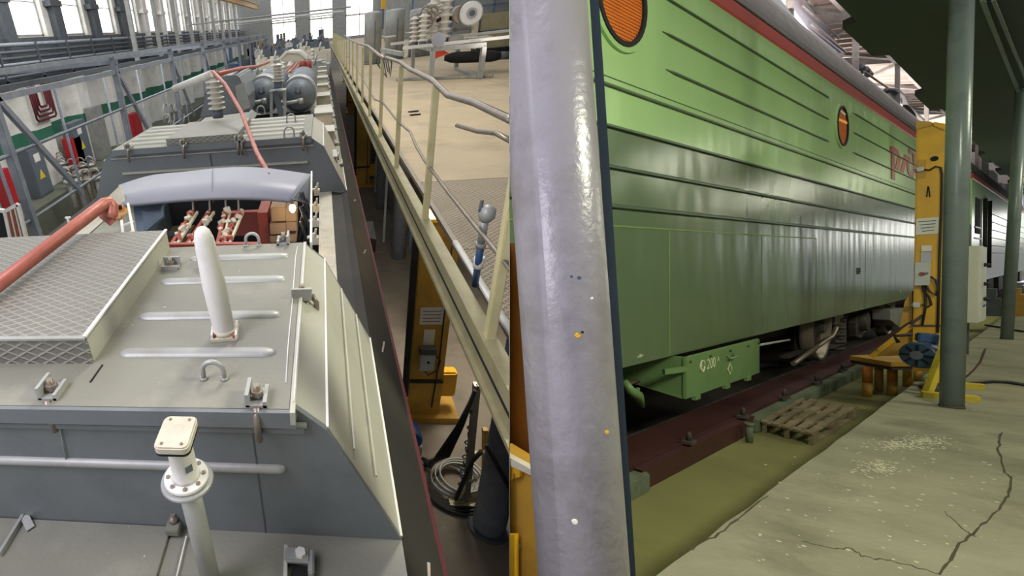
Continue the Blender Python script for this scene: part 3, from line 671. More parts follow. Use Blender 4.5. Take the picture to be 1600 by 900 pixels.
for px in (198, 286, 372, 378, 474): clamp('clamp', h2, (A(px, 215, y=4.96).x, 4.96, H2 + .035), (0, -1, 0), 1.3)
for px in (240, 331, 480):
    q = A(px, 285 - (3 if px > 300 else 0), y=4.9)
    clamp('clamp', h2, (q.x, 4.93, RZ + .12), (0, -1, 0), 1.3)
MB().bb((XC, 4.985, RZ), (XC + .006, 5.0, H2 - .08)).build('seam', m_dsteel, h2)
# equipment standing on the right shoulder of the roof
for k in range(16):
    y = 5.6 + 1.15 * k; sz = .75 + .5 * ((k * 7) % 5) / 5
    t = thing('roof_junction_box', 'cream junction box on the right roof edge, %s from the second hood' % ORD[k], 'box', (.02, y, RZ), 'junction boxes along the right roof edge')
    MB().bb((-.12, y - .22 * sz, RZ), (.14, y + .22 * sz, RZ + .34 * sz)).build('body', m_cream, t, bevel=.01)
    MB().bb((-.13, y - .24 * sz, RZ + .34 * sz), (.15, y + .24 * sz, RZ + .36 * sz)).build('cover', m_side, t)
    MB().tube(arc((.16, y, RZ + .2), (0, 1, 0), (0, 0, 1), .07, 0, PI, 8), .012, 6).build('handle', m_galv, t)
    MB().cyl((.14, y + .1, RZ + .1), (.22, y + .1, RZ + .1), .03, 8).build('cable_gland', m_galv, t)
# big insulator + white bar + red bus-bars
ib = A(341, 184, z=H2 + .03); it = A(334, 126, y=ib.y)
def insulator(name, label, c, h, r, n, tilt=(0, 0, 1), grp=None):
    t = thing(name, label, 'insulator', c, grp)
    insul(MB(), Vector(c) + V(0, 0, .1), h, r, n, tilt).build('porcelain', m_porc, t)
    MB().lathe([(r * .62, 0), (r * .62, .1)], c, (0, 0, 1), 12).build('base', m_tankg, t)
    MB().lathe([(r * .5, 0), (r * .5, .06)], Vector(c) + Vector(tilt).normalized() * h + V(0, 0, .1), tilt, 10).build('cap', m_galv, t)
    return t
zb = ib.z - .12
insulator('post_insulator', 'white ribbed insulator at the left of the second hood', ib, it.z - H2 - .1, .12, 6)
single('white_busbar', MB().tube([A(272, 139, y=7.0), A(331, 115, y=6.6)], .045, 12), m_white, 'thick white bar reaching left from the ribbed insulator', 'bar')
single('red_busbar', MB().tube([A(333, 112, y=6.5), A(352, 132, y=6.1), A(377, 175, y=5.3), A(394, 220, y=4.6), A(402, 240, y=4.2), A(418, 268, y=3.75), A(424, 277, y=3.6)], .022, 10).box(A(426, 276, y=3.58), (.1, .06, .05), (0, .4, .3)), m_copper, 'bent copper red bar running over the second hood to the arch', 'bar')
single('red_busbar', MB().tube([A(340, 116, y=6.6), A(375, 107, y=9), A(400, 104, y=10.5), A(420, 97, y=12)], .03, 10), m_copper, 'copper red bar running away to the far tanks', 'bar')
t = thing('copper_busbar', 'thick copper red bar with flanged elbow at the left edge', 'bar', A(60, 420, y=2.6))
p0, p1 = A(-30, 466, y=1.45), A(150, 328, y=2.35)
MB().tube([p0, p1, A(163, 318, y=2.42), A(172, 316, y=2.44), A(176, 322, y=2.44), A(175, 333, y=2.42), A(172, 342, y=2.40)], [.029, .034, .034, .034, .034, .034, .034], 18).build('bar_tube', m_copper, t)
MB().prism([A(155, 340, y=2.41), A(172, 353, y=2.38), A(184, 343, y=2.40), A(170, 328, y=2.43)], (0, .0, .012)).build('flange', m_copper, t)
t = thing('terminal_plate', 'worn orange and white terminal plate under the copper elbow', 'plate', A(185, 335, y=2.5))
MB().prism([A(174, 322, y=2.52), A(190, 318, y=2.54), A(200, 328, y=2.50), A(184, 343, y=2.44)], (0, 0, -.015)).build('plate', mat('worn_orange_plate', H('#c98a45'), .5, 0, .3, 20, dirt=H('#e6d9b8'), dirt_amt=.9, dscale=14), t)
MB().lathe([(.012, 0), (.012, .02)], A(188, 326, y=2.5), (0, 0, 1), 8).build('bolt', m_black, t)
single('small_bolt', MB().tube([A(108, 349, z=-1.35), A(105, 340, z=-1.3)], .012, 8).box(A(106, 340, z=-1.3), (.05, .02, .012)), m_white, 'small white wing bolt above the copper bar', 'bolt')

# ---- tanks and far equipment
t = thing('grey_housing', 'tall grey sloped housing left of the two tanks', 'housing', A(375, 180, y=8))
def housing(y):
    return [A(312, 185, y=y), A(322, 142, y=y), A(350, 118, y=y), A(372, 118, y=y), A(388, 150, y=y), A(391, 175, y=y)]
MB().prism(housing(8.0), (0, 1.5, 0)).build('body', m_dgrey, t, bevel=.02)
MB().prism([A(367, 135, y=7.97), A(381, 128, y=7.97), A(391, 168, y=7.97), A(374, 176, y=7.97)], (0, .03, 0)).build('side_panel', m_galv, t)
for i, (px, py, rr) in enumerate(((411, 150, 26), (467, 150, 25.5))):
    y = 9.0; c = A(px, py, y=y); r = (A(px + rr, py, y=y) - c).length
    t = thing('round_tank', 'slate grey round-ended tank on the roof, %s one' % ('left', 'right')[i], 'tank', c + V(0, 0, -r))
    MB().lathe([(r * 1.06, .12), (r * 1.06, 2.6)], c, (0, 1, 0), 32).build('shell', m_tankg, t)
    MB().lathe([(r * 1.09, 0), (r * 1.09, .5)], c + V(0, .1, 0), (0, 1, 0), 32).build('hood_band', m_galv, t)
    MB().lathe([(.02, -.16), (r * .4, -.13), (r * .7, -.07), (r * .9, 0), (r, .12)], c, (0, 1, 0), 32).build('end_dome', m_tankg, t)
    MB().bb(c + V(-.05, -.19, .07), c + V(-.03, -.12, .17)).bb(c + V(.03, -.19, .07), c + V(.05, -.12, .17)).bb(c + V(-.05, -.19, .07), c + V(.05, -.12, .09)).build('bracket', m_dgrey, t)
    MB().tube([c + V(-.3, -.25, -.08), c + V(.05, -.22, -.05)], .03, 8).lathe([(.05, 0), (.05, .08)], c + V(.0, -.22, -.06), (1, 0, 0), 8).build('valve', m_galv, t)
t = thing('tank_support', 'slate blue triangular bracket between the two tanks', 'bracket', A(435, 185, y=8.6))
MB().prism([A(424, 141, y=8.6), A(433, 141, y=8.6), A(446, 183, y=8.6), A(436, 183, y=8.6)], (0, .06, 0)).build('slanted_plate', m_tankg, t)
MB().bar(A(424, 141, y=8.6), A(424, 184, y=8.6), .03, .05).build('upright', m_galv, t)
MB().bar(A(445, 141, y=8.6), A(445, 184, y=8.6), .03, .05).build('upright', m_galv, t)
MB().bb(A(420, 143, y=8.5), A(448, 138, y=8.8)).build('top_plate', m_galv, t)
MB().bb(A(398, 184, y=8.9), A(486, 182, y=9.2)).build('cross_plate', m_black, t)
q = A(435, 138, y=8.65)
insulator('post_insulator', 'white ribbed insulator standing between the two tanks', q, A(435, 98, y=8.65).z - q.z - .1, .11, 6)
# distant roof equipment
t = thing('cream_roof_housing', 'cream housing with chamfered top beyond the tanks', 'housing', A(460, 95, y=16))
MB().prism([A(437, 92, y=16), A(447, 81, y=16), A(468, 80, y=16), A(480, 90, y=16), A(474, 97, y=16), A(442, 97, y=16)], (0, 1.6, 0)).build('body', m_cream, t, bevel=.02)
MB().prism([A(435, 91, y=15.95), A(446, 79.5, y=15.95), A(469, 79.5, y=15.95), A(482, 91, y=15.95), A(479, 93, y=15.95), A(467, 83, y=15.95), A(448, 83, y=15.95), A(438, 94, y=15.95)], (0, .1, 0)).build('rim', m_white, t)
for i in range(5):
    single('red_strut', MB().tube([A(446 + 7 * i, 113, y=12.5), A(460 + 5 * i, 98, y=13.5)], .025, 6), m_copper, 'thin red strut in the fan beyond the tanks', 'strut', 'red struts beyond the tanks')
for i in range(2):
    single('dark_red_drum', MB().cyl(A(472 + 10 * i, 110, y=13), A(472 + 10 * i, 95, y=13), .08, 12), m_brick, 'dark red drum beyond the right tank, %s one' % ('left', 'right')[i], 'drum')
cols_ = [m_galv, m_cream, m_tankg, m_dsteel, m_white, m_rail, m_dgrey]
for i in range(26):
    px = 400 + (i * 29) % 112; y = 18 + (i * 5) % 34; zt = -1.5 + .25 + .55 * ((i * 13) % 10) / 10
    c = A(px, 100, y=y); w_ = .25 + .1 * (i % 4)
    if c.x > .1: c.x = -.1
    mb = MB().bb((c.x - w_, y, RZ), (c.x + w_, y + .7, zt)).bb((c.x - w_ * .6, y + .1, zt), (c.x + w_ * .5, y + .5, zt + .12)).tube([(c.x, y, zt), (c.x + .1, y, zt + .35)], .04, 6)
    single('roof_equipment', mb, cols_[i % 7], 'small %s roof apparatus far down the locomotive beyond the tanks' % ('pale grey', 'cream', 'slate', 'dark steel', 'white', 'brownish steel', 'mid grey')[i % 7], 'apparatus', 'far roof apparatus')
for i in range(8):
    insul_c = V(-1.4 + .5 * (i % 3), 13 + 2.2 * i, RZ)
    mb = insul(MB(), insul_c, .75, .11, 5)
    single('far_insulator', mb, m_porc, 'small ribbed insulator far down the roof beyond the tanks', 'insulator', 'far roof insulators')
m_fblue = mat('faded_blue_machinery', H('#5d7399'), .6, 0, .2, 6)
for i in range(22):
    y = 50 + (i * 3) % 26; x = -9 + (i * 1.7) % 10
    mb = MB().bb((x, y, GZ), (x + 1.1, y + 1.2, -2.4 + 1.2 * ((i * 7) % 5) / 5)).bb((x + .2, y, -2.2), (x + .5, y + .3, -.9 + .3 * (i % 3)))
    single('distant_machine', mb, [m_fblue, m_dsteel, m_galv, m_tankg, m_jyel2][i % 5], 'machine in the clutter at the far end of the hall', 'machine', 'machines at the far end')
for i in range(7):
    y = 46 + 4.2 * i
    single('high_pipe', MB().tube([(-11.5, y, 1.2 + .12 * (i % 3)), (2.5, y, 1.2 + .12 * (i % 3))], .06, 6), m_white if i % 2 else m_galv, 'thin pale pipe crossing the far end of the hall', 'pipe', 'pipes across the far hall')
# ---- deck, beam, railing
DZ = -1.5; DX = .80
m_grid = mat('expanded_mesh_deck', H('#b3a58c'), .6, .1, .06, 3)
def grid_bump(m, s):
    nt = m.node_tree; N = nt.nodes; p = N['Principled BSDF']; tc = N.new('ShaderNodeTexCoord')
    src = p.inputs['Base Color'].links[0].from_socket; outs = []
    for rz in (45, -45):
        mp = N.new('ShaderNodeMapping'); mp.inputs['Rotation'].default_value = (0, 0, math.radians(rz)); nt.links.new(tc.outputs['Object'], mp.inputs['Vector'])
        wv = N.new('ShaderNodeTexWave'); wv.inputs['Scale'].default_value = s; nt.links.new(mp.outputs['Vector'], wv.inputs['Vector']); outs.append(wv.outputs['Fac'])
    mx = N.new('ShaderNodeMath'); mx.operation = 'MAXIMUM'; nt.links.new(outs[0], mx.inputs[0]); nt.links.new(outs[1], mx.inputs[1])
    pw = N.new('ShaderNodeMath'); pw.operation = 'POWER'; pw.inputs[1].default_value = 3; nt.links.new(mx.outputs[0], pw.inputs[0])
    mr = N.new('ShaderNodeMapRange'); mr.inputs[3].default_value = .45; nt.links.new(pw.outputs[0], mr.inputs[0])
    b = N.new('ShaderNodeBump'); b.inputs['Distance'].default_value = .006; nt.links.new(pw.outputs[0], b.inputs['Height']); nt.links.new(b.outputs['Normal'], p.inputs['Normal'])
    m2 = N.new('ShaderNodeMix'); m2.data_type = 'RGBA'; m2.blend_type = 'MULTIPLY'; m2.inputs[0].default_value = 1
    nt.links.new(src, m2.inputs[6]); nt.links.new(mr.outputs[0], m2.inputs[7]); nt.links.new(m2.outputs[2], p.inputs['Base Color'])
grid_bump(m_grid, 9)
t = thing('raised_deck', 'tan raised service deck with mesh plates behind the railing', 'deck', (6, 12, -1.66))
ys = [-1, 1.6, 3.3, 5.0]
for a, b in zip(ys, ys[1:]): MB().bb((.97, a, DZ - .05), (9, b - .012, DZ - .01)).build('mesh_plate', m_grid, t)
for a, b, c, d in ((.97, 5.0, 4, 12), (4.0, 5.0, 14, 12), (.97, 12, 4, 24), (4.0, 12, 16, 24), (.97, 24, 16, 60)):
    MB().bb((a, b, DZ - .05), (c - .012, d - .012, DZ - .01)).build('floor_plate', m_deck, t)
MB().tube([(.95, -1, DZ), (.95, 3.4, DZ)], .022, 10).build('edge_pipe', m_white, t)
MB().bb((.93, -1, DZ - .03), (.97, 60, DZ + .01)).build('edge_angle', m_rail, t)
t = thing('deck_edge_beam', 'khaki steel channel beam carrying the railing along the deck', 'beam', (DX, 10, -1.72))
MB().bb((DX - .005, -1, -1.70), (DX + .012, 60, -1.5)).build('web', m_beam, t)
MB().bb((DX - .03, -1, -1.725), (DX + .05, 60, -1.70)).build('lower_flange', m_beam, t)
MB().bb((DX - .02, -1, -1.505), (DX + .06, 60, -1.485)).build('upper_flange', m_beam, t)
MB().bb((DX - .012, -1, -1.615), (DX - .004, 60, -1.605)).build('seam', m_black, t)
for k in range(8): MB().bb((DX + .06, 1 + 4 * k, -1.70), (.95, 1.1 + 4 * k, -1.6)).build('bracket', m_dsteel, t)
t = thing('deck_railing', 'yellow post railing with bent steel rails along the deck edge', 'railing', (DX + .02, 8, DZ))
for k in range(22):
    y = 2.15 + 1.73 * k
    MB().bb((DX - .0, y - .03, DZ + .01), (DX + .045, y + .03, DZ + 1.06)).build('post', m_yel, t, bevel=.004)
RX = DX + .02
rp = [(900, 222), (796, 186), (740, 160), (700, 149), (675, 125), (640, 108), (625, 97), (604, 90)]
MB().tube([A(px, py, x=RX) for px, py in rp], .02, 10).build('top_rail', m_rail, t)
rp2 = [(600, 92), (590, 84), (575, 72), (560, 68), (549, 63), (538, 55)]
MB().tube([A(px, py, x=RX) for px, py in rp2], .022, 10).build('top_rail', m_rail, t)
rp = [(850, 470), (796, 419), (770, 386), (740, 350), (700, 300), (663, 250), (650, 228), (641, 206), (622, 190), (598, 160), (585, 155), (572, 132), (556, 104), (540, 84)]
MB().tube([A(px, py, x=RX) for px, py in rp], .012, 8).build('mid_rail', m_rail, t)
MB().tube([A(714, 196, x=RX + .3), A(745, 205, x=RX + .3), A(775, 208, x=RX + .3), A(800, 221, x=RX + .3)], .018, 8).build('bent_rail', m_rail, t)
mb = MB()
for i in range(7): mb.tube([A(590 + 3 * i, 88, x=RX), A(588 + 4 * i, 98 + 5 * (i % 3), x=RX), A(598 + 2 * i, 112 + 3 * (i % 4), x=RX + .1)], .008, 5)
mb.build('tied_wire', m_dsteel, t)
# lever valve standing on the deck edge
t = thing('lever_valve', 'blue pipe with grey valve head standing inside the railing', 'valve', A(742, 446, z=DZ))
vb = A(742, 446, z=DZ); vt = A(751, 385, y=vb.y - .1); vh = A(757, 345, y=vb.y - .15)
MB().tube([vb, vt], .02, 12).build('blue_pipe', m_blue, t)
MB().lathe([(.028, 0), (.028, .03)], vt, vh - vt, 12).build('collar', m_galv, t)
MB().tube([vt, vh], .022, 12).build('valve_body', m_galv, t)
MB().lathe([(.03, 0), (.045, .03), (.04, .07), (.015, .09)], vh, V(.02, 0, .1), 14).build('valve_head', m_galv, t)
MB().tube([vh + V(0, 0, .02), vh + V(-.03, 0, .06), vh + V(-.02, .02, .11)], .01, 8).build('lever', m_dsteel, t)
MB().lathe([(.03, 0), (.03, .07)], A(747, 418, y=vb.y - .05), (.02, 0, 1), 10).build('tag_band', m_paper, t)
# tanks on the deck
for i, (px, pyt, y, rr, m_) in enumerate(((583, 19, 21.5, 13.5, m_galv), (617, 15, 23, 15, m_galv), (657, 14, 23.5, 17, m_galv))):
    c = A(px, 40, y=y); r = (A(px + rr, 40, y=y) - c).length; top = A(px, pyt, y=y).z
    t = thing('deck_cylinder', 'tall grey cylinder on the deck, %s of three' % ('leftmost', 'middle', 'rightmost')[i], 'cylinder', (c.x, y, DZ))
    MB().lathe([(r, .03), (r, top - DZ - .05), (r * .94, top - DZ), (r * .3, top - DZ + .03)], (c.x, y, DZ), (0, 0, 1), 28).build('shell', m_, t)
    MB().lathe([(r * 1.05, 0), (r * 1.05, .04)], (c.x, y, DZ), (0, 0, 1), 28).build('base_ring', m_tankg, t)
    MB().bb((c.x + r * .1, y - r - .03, DZ + .1), (c.x + r * .2, y - r * .95, top - .3)).build('ladder_strip', m_tankg, t)
    MB().tube([(c.x + r, y, top - .9), (c.x + r + .55, y, top - .9)], .035, 8).build('pipe_arm', m_white, t)
# trestle with insulators
t = thing('steel_trestle', 'grey steel trestle frame with long bars on the deck', 'trestle', A(700, 124, z=DZ))
FL, FR, BL, BR = A(673, 127, z=DZ), A(750, 122, z=DZ), A(644, 111, z=DZ), A(712, 108, z=DZ)
TH = A(673, 80, y=FL.y).z
for c in (FL, FR, BL, BR):
    MB().bar((c.x, c.y, DZ), (c.x, c.y, TH), .16, .1).build('leg', m_galv, t)
for a, b in ((FL, FR), (BL, BR), (FL, BL), (FR, BR)): MB().bar((a.x, a.y, TH + .04), (b.x, b.y, TH + .04), .12, .1).build('top_bar', m_galv, t)
MB().bar(A(620, 124, z=DZ + .03), FR + V(.3, 0, .03), .12, .06).build('base_bar', m_galv, t)
MB().bar(FR + V(0, 0, .03), BR + V(0, 0, .03), .12, .06).build('base_bar', m_galv, t)
MB().bar(V(FL.x - .7, FL.y + .2, TH + .12), V(FR.x + 1.3, FR.y + .6, TH + .14), .1, .07).build('long_bar', m_white, t)
MB().bar(V(BL.x - .7, BL.y, TH + .12), V(BR.x + 2.3, BR.y + .3, TH + .2), .1, .07).build('long_bar', m_white, t)
MB().bar(V(FL.x - .7, FL.y + .3, TH - .02), V(FL.x - .9, BL.y, TH - .02), .1, .1).build('long_bar', m_galv, t)
TT = TH + .09
q = V(FL.x, FL.y - .06, TH)
single('red_flag', MB().prism([q + V(.0, 0, .14), q + V(.38, 0, -.08), q + V(.05, 0, -.18)], (0, .01, 0)), m_flag, 'bright red cloth triangle hung on the front of the trestle', 'flag')
for i, (px, h, r, y) in enumerate(((648, .62, .15, FL.y + 1.0), (661, .66, .15, FL.y + .8), (674, .95, .17, FL.y + 1.2), (693, 1.0, .19, FL.y + 1.3), (684, .9, .16, FL.y + 2.0))):
    c = A(px, 60, y=y)
    insulator('trestle_insulator', 'ribbed porcelain insulator on the trestle, %s' % ('leftmost, short', 'second from the left, short', 'third from the left, tall', 'rightmost of the tall pair', 'standing behind the others')[i], (c.x, y, TT), h, r, 6)
t = thing('slung_motor', 'black cylindrical motor slung under the trestle', 'motor', (FL.x + 1.2, FL.y + .9, TH - .42))
MB().lathe([(.07, 0), (.12, .15), (.14, .3), (.14, 1.2), (.1, 1.4)], (FL.x + .5, FL.y + .9, TH - .25), (1, 0, -.05), 16).build('casing', m_black, t)
MB().lathe([(.1, 0), (.1, .7)], (FL.x + 1.9, FL.y + .95, TH - .32), (1, .1, -.05), 12).build('shaft', m_dsteel, t)
c = A(735, 21, y=FL.y + 1.4)
t = thing('pulley', 'white round wheel with dark spokes above the trestle', 'wheel', c + V(0, 0, -.3))
MB().lathe([(.29, 0), (.29, .1), (.25, .12)], c, (0, -1, 0), 28).build('rim', m_white, t)
MB().lathe([(.13, 0), (.13, .16)], c, (0, -1, 0), 20).build('hub', m_galv, t)
MB().lathe([(.07, 0), (.07, .2)], c, (0, -1, 0), 12).build('bolt', m_dsteel, t)
MB().lathe([(.22, 0), (.22, .4)], c + V(-.2, .45, 0), (0, -1, 0), 16).build('drum', m_rail, t)
c2 = A(720, 55, y=FL.y + 1.5)
insulator('trestle_insulator', 'fat white ribbed insulator under the round wheel', (c2.x, c2.y, TT + .25), c.z - TT - .75, .34, 5)
single('grey_drum_box', MB().bb(A(700, 72, y=FL.y + 1.2), A(725, 55, y=FL.y + 1.2) + V(0, .5, 0)), m_galv, 'grey box under the fat insulator on the trestle', 'box', bevel=.02)
single('grey_plate', MB().lathe([(.17, 0), (.17, .04)], A(685, 62, y=FL.y - .1), (0, -1, 0), 8), m_lgrey, 'pale octagonal plate standing above the red flag', 'plate')
single('white_tray', MB().bb(A(731, 64, y=FL.y + 1.5), A(770, 56, y=FL.y + 1.5) + V(0, .6, 0)), m_cream, 'long cream tray on the right end of the trestle', 'tray')
for i in range(3): single('red_rod', MB().tube([A(664, 27 + 4 * i, y=FL.y + 1.6), A(705, 23 + 4 * i, y=FL.y + 1.8)], .03, 6), m_dred, 'dark red rod bridging the tops of the tall insulators', 'rod', 'red rods over the insulators')
for i in range(2):
    c = A(659 + 9 * i, 34, y=FL.y + .9)
    mb = MB()
    for k in range(3): mb.tube(arc(c + V(.05 * k, 0, .1 * k), (1, 0, 0), (0, 0, 1), .14, 0, 1.9 * PI, 12), .025, 6)
    single('bent_connector', mb, m_rail, 'curled dark connector on the short insulators, %s' % ('left', 'right')[i], 'connector')
# right end of the deck
struct('wall_deck_end', MB().bb((5, 44, DZ), (40, 44.3, 6)), m_galv)
for i in range(16):
    x = 7 + 1.5 * i
    single('lattice_fence', MB().bb((x, 43.6, DZ), (x + .1, 43.7, 1.2)).bb((x, 43.6, .2), (x + 1.5, 43.66, .3)).bb((x, 43.6, -.6), (x + 1.5, 43.66, -.5)), m_fblue, 'slate blue lattice fence along the far end of the deck', 'fence', 'lattice fences at the deck end')
m_grn = mat('faded_cream_boards', H('#a39a7a'), .8, 0, .15, 3)
for i in range(7):
    a = A(752, 97, z=DZ); x = a.x + .2 + 1.15 * i; y = a.y + 1.5
    t = thing('deck_crate', 'faded cream crate at the back of the deck, %s' % ('left one at the dark cylinder side', 'second from the left', 'third from the left', 'fourth from the left', 'fifth from the left', 'sixth from the left', 'rightmost')[i], 'crate', (x + .5, y, DZ), 'crates at the back of the deck')
    MB().bb((x, y, DZ + .3), (x + 1.08, y + .8, DZ + 1.35)).build('body', m_grn, t)
    MB().bb((x, y - .03, DZ + .3), (x + .06, y, DZ + 1.35)).build('batten', m_dsteel, t)
    MB().bb((x, y - .03, DZ + .8), (x + 1.08, y, DZ + .86)).build('batten', m_dsteel, t)
    MB().bb((x + .02, y - .1, DZ), (x + 1.0, y + .7, DZ + .3)).build('skid', m_black, t)
single('red_shelf_beam', MB().bb((FR.x + 1.5, 21, -.35), (30, 21.2, -.22)), m_dred, 'dark red horizontal beam behind the deck crates', 'beam')
for i in range(2): single('floor_fragment', MB().box(A(646 + 3 * i, 174 + 5 * i, z=DZ + .005), (.18, .03, .02), (0, 0, .1)), m_cable, 'small dark offcut lying on the deck, %s' % ('farther', 'nearer')[i], 'offcut')
single('yellow_hoist', MB().bb(A(596, 14, y=40) , A(603, 0, y=40) + V(0, .5, .3)), m_jyel, 'small yellow hoist high above the deck cylinders', 'hoist')
# yellow jacks below the deck
def lift_jack_L(px, py, y_, label, w=.52, d=.40, h=3.55, detail=True):
    b = A(px, py, z=GZ); x, y = b.x, b.y
    t = thing('lifting_jack', label, 'jack', (x, y, GZ))
    MB().bb((x - w / 2, y, GZ + .12), (x + w / 2, y + d, GZ + h)).build('column', m_jyel2, t, bevel=.01)
    MB().bb((x - w / 2 - .03, y - .02, GZ + h), (x + w / 2 + .03, y + d + .02, GZ + h + .05)).build('cap', m_jyel, t)
    MB().bb((x - w / 2 - .1, y - .01, GZ + .5), (x - w / 2 - .01, y + .05, GZ + h)).build('guide_rail', m_dark, t)
    MB().bb((x - w / 2 - .15, y - .1, GZ), (x + w / 2 + .3, y + d + .1, GZ + .12)).build('base', m_jyel2, t)
    MB().bb((x - w / 2, y - .03, GZ + .8), (x + w / 2, y, GZ + .86)).build('band', m_dark, t)
    MB().bb((x + w / 2, y + .1, GZ + .4), (x + w / 2 + .25, y + .3, GZ + .9)).build('foot_block', m_jyel, t, bevel=.03)
    if detail:
        z1 = A(642, 495, y=y).z
        MB().bb((x - .18, y - .006, z1 - .14), (x + .16, y - .001, z1 + .16)).build('notice', m_paper, t)
        for k in range(4): MB().bb((x - .14, y - .009, z1 - .09 + .06 * k), (x + .12, y - .006, z1 - .08 + .06 * k)).build('notice_line', m_ink, t)
        z2 = A(637, 527, y=y).z; MB().bb((x - .1, y - .006, z2 - .14), (x + .06, y - .001, z2 + .14)).build('notice', m_paper, t)
        z3 = A(637, 560, y=y).z
        bx_ = MB().bb((x - .14, y - .1, z3 - .18), (x + .08, y, z3 + .14)).build('control_box', m_gboxm, t, bevel=.01)
        MB().bb((x - .15, y - .11, z3 + .14), (x + .09, y, z3 + .24)).build('box_lid', m_dsteel, t)
        MB().lathe([(.02, 0), (.02, .02)], (x - .02, y - .1, z3), (0, -1, 0), 10).build('button', m_cable, t)
        MB().tube([(x + .08, y - .04, z3 + .1), (x + .17, y - .06, z3), (x + .14, y - .05, z3 - .2), (x + .0, y - .05, z3 - .3), (x - .05, y - .04, z3 - .2)], .01, 6).build('cable', m_cable, t)
        MB().tube([(x + .16, y - .03, GZ + h - .2), (x + .16, y - .03, z3), (x + .12, y - .03, GZ + .3)], .012, 6).build('cable', m_cable, t)
    return t
lift_jack_L(660, 655, 0, 'yellow lifting jack with white notice and control box below the deck, nearest one')
b_ = A(569, 300, z=GZ)
for k, (px, py) in enumerate(((567, 292), (549, 178), (540, 128))):
    lift_jack_L(px, py, 0, 'yellow lifting jack between locomotive and deck, %s' % ('second from the camera', 'third from the camera', 'farthest one')[k], detail=(k == 0))
t = thing('deck_column', 'slate blue round column under the deck at the lower right', 'column', A(765, 820, z=GZ))
b_ = A(763, 822, z=GZ)
MB().cyl((b_.x, b_.y, GZ), (b_.x, b_.y, -1.9), .2, 24).build('shaft', m_steel, t)
MB().lathe([(.26, 0), (.26, .04)], (b_.x, b_.y, GZ), (0, 0, 1), 24).build('base_plate', m_dsteel, t)
MB().bb((b_.x - .35, b_.y - .3, -1.9), (b_.x + .5, b_.y + .5, -1.8)).build('head_plate', m_tankg, t)
for k in range(1, 7):
    y = b_.y + 4.2 * k
    single('deck_column', MB().cyl((b_.x, y, GZ), (b_.x, y, -1.85), .2, 20).bb((b_.x - .35, y - .3, -1.9), (b_.x + .4, y + .3, -1.8)), m_steel, 'slate blue round column under the deck farther along', 'column', 'columns under the deck')
# yellow stand with hanging cables
fb = A(730, 785, z=GZ)
t = thing('cable_stand', 'tall yellowish stand with hanging black cables below the deck', 'stand', fb)
MB().bar(fb + V(-.02, 0, .05), A(745, 600, y=fb.y + .1), .09, .07).build('mast', m_rail, t)
MB().bar(fb + V(.25, .1, .05), A(758, 670, y=fb.y + .2), .08, .06).build('mast', m_jyel2, t)
MB().bb(fb + V(-.25, -.1, 0), fb + V(.2, .05, .06)).bb(fb + V(.0, .0, 0), fb + V(.5, .15, .05)).build('base_bar', m_yel, t)
MB().bar(fb + V(-.15, 0, .06), fb + V(.0, 0, .5), .05, .04).build('brace', m_yel, t)
MB().bar(fb + V(.0, .05, .9), fb + V(.32, .1, .9), .05, .04).build('brace', m_yel, t)
mb = MB()
for i in range(14):
    c = A(738, 605, y=fb.y + .08) + V(.05, 0, -.06 * i * 2.2)
    mb.tube(arc(c, (0, 0, 1), (1, 0, 0) if i % 2 else (0, 1, 0), .035, 0, 1.95 * PI, 8), .01, 5)
mb.build('chain', m_dsteel, t)
for i in range(3):
    single('hanging_cable', MB().tube([A(742 - 2 * i, 610 + 6 * i, y=fb.y), A(722 - 3 * i, 665, y=fb.y - .1), A(700 - 8 * i, 712, y=fb.y - .2), A(672, 722 + 4 * i, z=GZ + .1), A(660, 716, z=GZ + .1)], .025, 7), m_cable,
           'black cable sagging from the stand to the floor, %s' % ('upper', 'middle', 'lower')[i], 'cable')
single('black_strap', MB().tube([A(752, 705, y=fb.y), A(738, 720, y=fb.y), A(712, 780, z=GZ + .1)], .03, 7), m_cable, 'black strap slanting across the yellow stand', 'strap')
single('black_strap', MB().tube([A(760, 695, y=3.9), A(800, 770, y=3.7)], .025, 7), m_cable, 'black strap crossing in front of the blue column', 'strap')
mb = MB()
for i in range(9): mb.tube(arc(A(703, 752, z=GZ + .06) + V(.02 * i, .01 * (i % 3), .015 * i), (1, 0, 0), (0, 1, 0), .26 + .02 * (i % 3), 0, 2 * PI * .97, 20), .014, 5)
single('cable_coil', mb, m_galv, 'coil of grey cable lying on the floor below the deck', 'coil')
mb = MB()
for i in range(5): mb.tube(arc(A(700, 748, z=GZ + .04) + V(.03 * i, -.02 * i, 0), (1, 0, 0), (0, 1, 0), .38 + .03 * i, 1.8, 5.4, 14), .022, 5)
single('cable_coil', mb, m_cable, 'black cable looped around the grey coil on the floor', 'coil')
t = thing('blue_hoist_motor', 'small blue motor at the foot of the nearest yellow jack', 'motor', A(652, 668, z=GZ))
q = A(650, 668, z=GZ + .3)
MB().lathe([(.14, 0), (.16, .05), (.16, .3), (.12, .35)], q + V(-.1, -.3, 0), (0, 1, 0), 16).build('casing', m_blue, t)
MB().bb(q + V(-.2, -.3, -.3), q + V(.05, 0, -.12)).build('foot', m_galv, t)
single('black_funnel', MB().prism([A(572, 346, z=-3.2), A(583, 346, z=-3.2), A(588, 374, z=-3.4), A(577, 372, z=-3.4)], (0, .1, -.3)), m_black, 'black wedge bracket on the locomotive side', 'bracket')
t = thing('blue_tank_under_deck', 'slate blue tank hanging below the deck beam', 'tank', A(660, 420, y=5))
for px, py, w_ in ((648, 395, .5),): MB().bb(A(px, py + 20, y=6.5), A(px, py - 20, y=6.5) + V(.5, .6, 0)).build('body', m_dblue, t, bevel=.03)
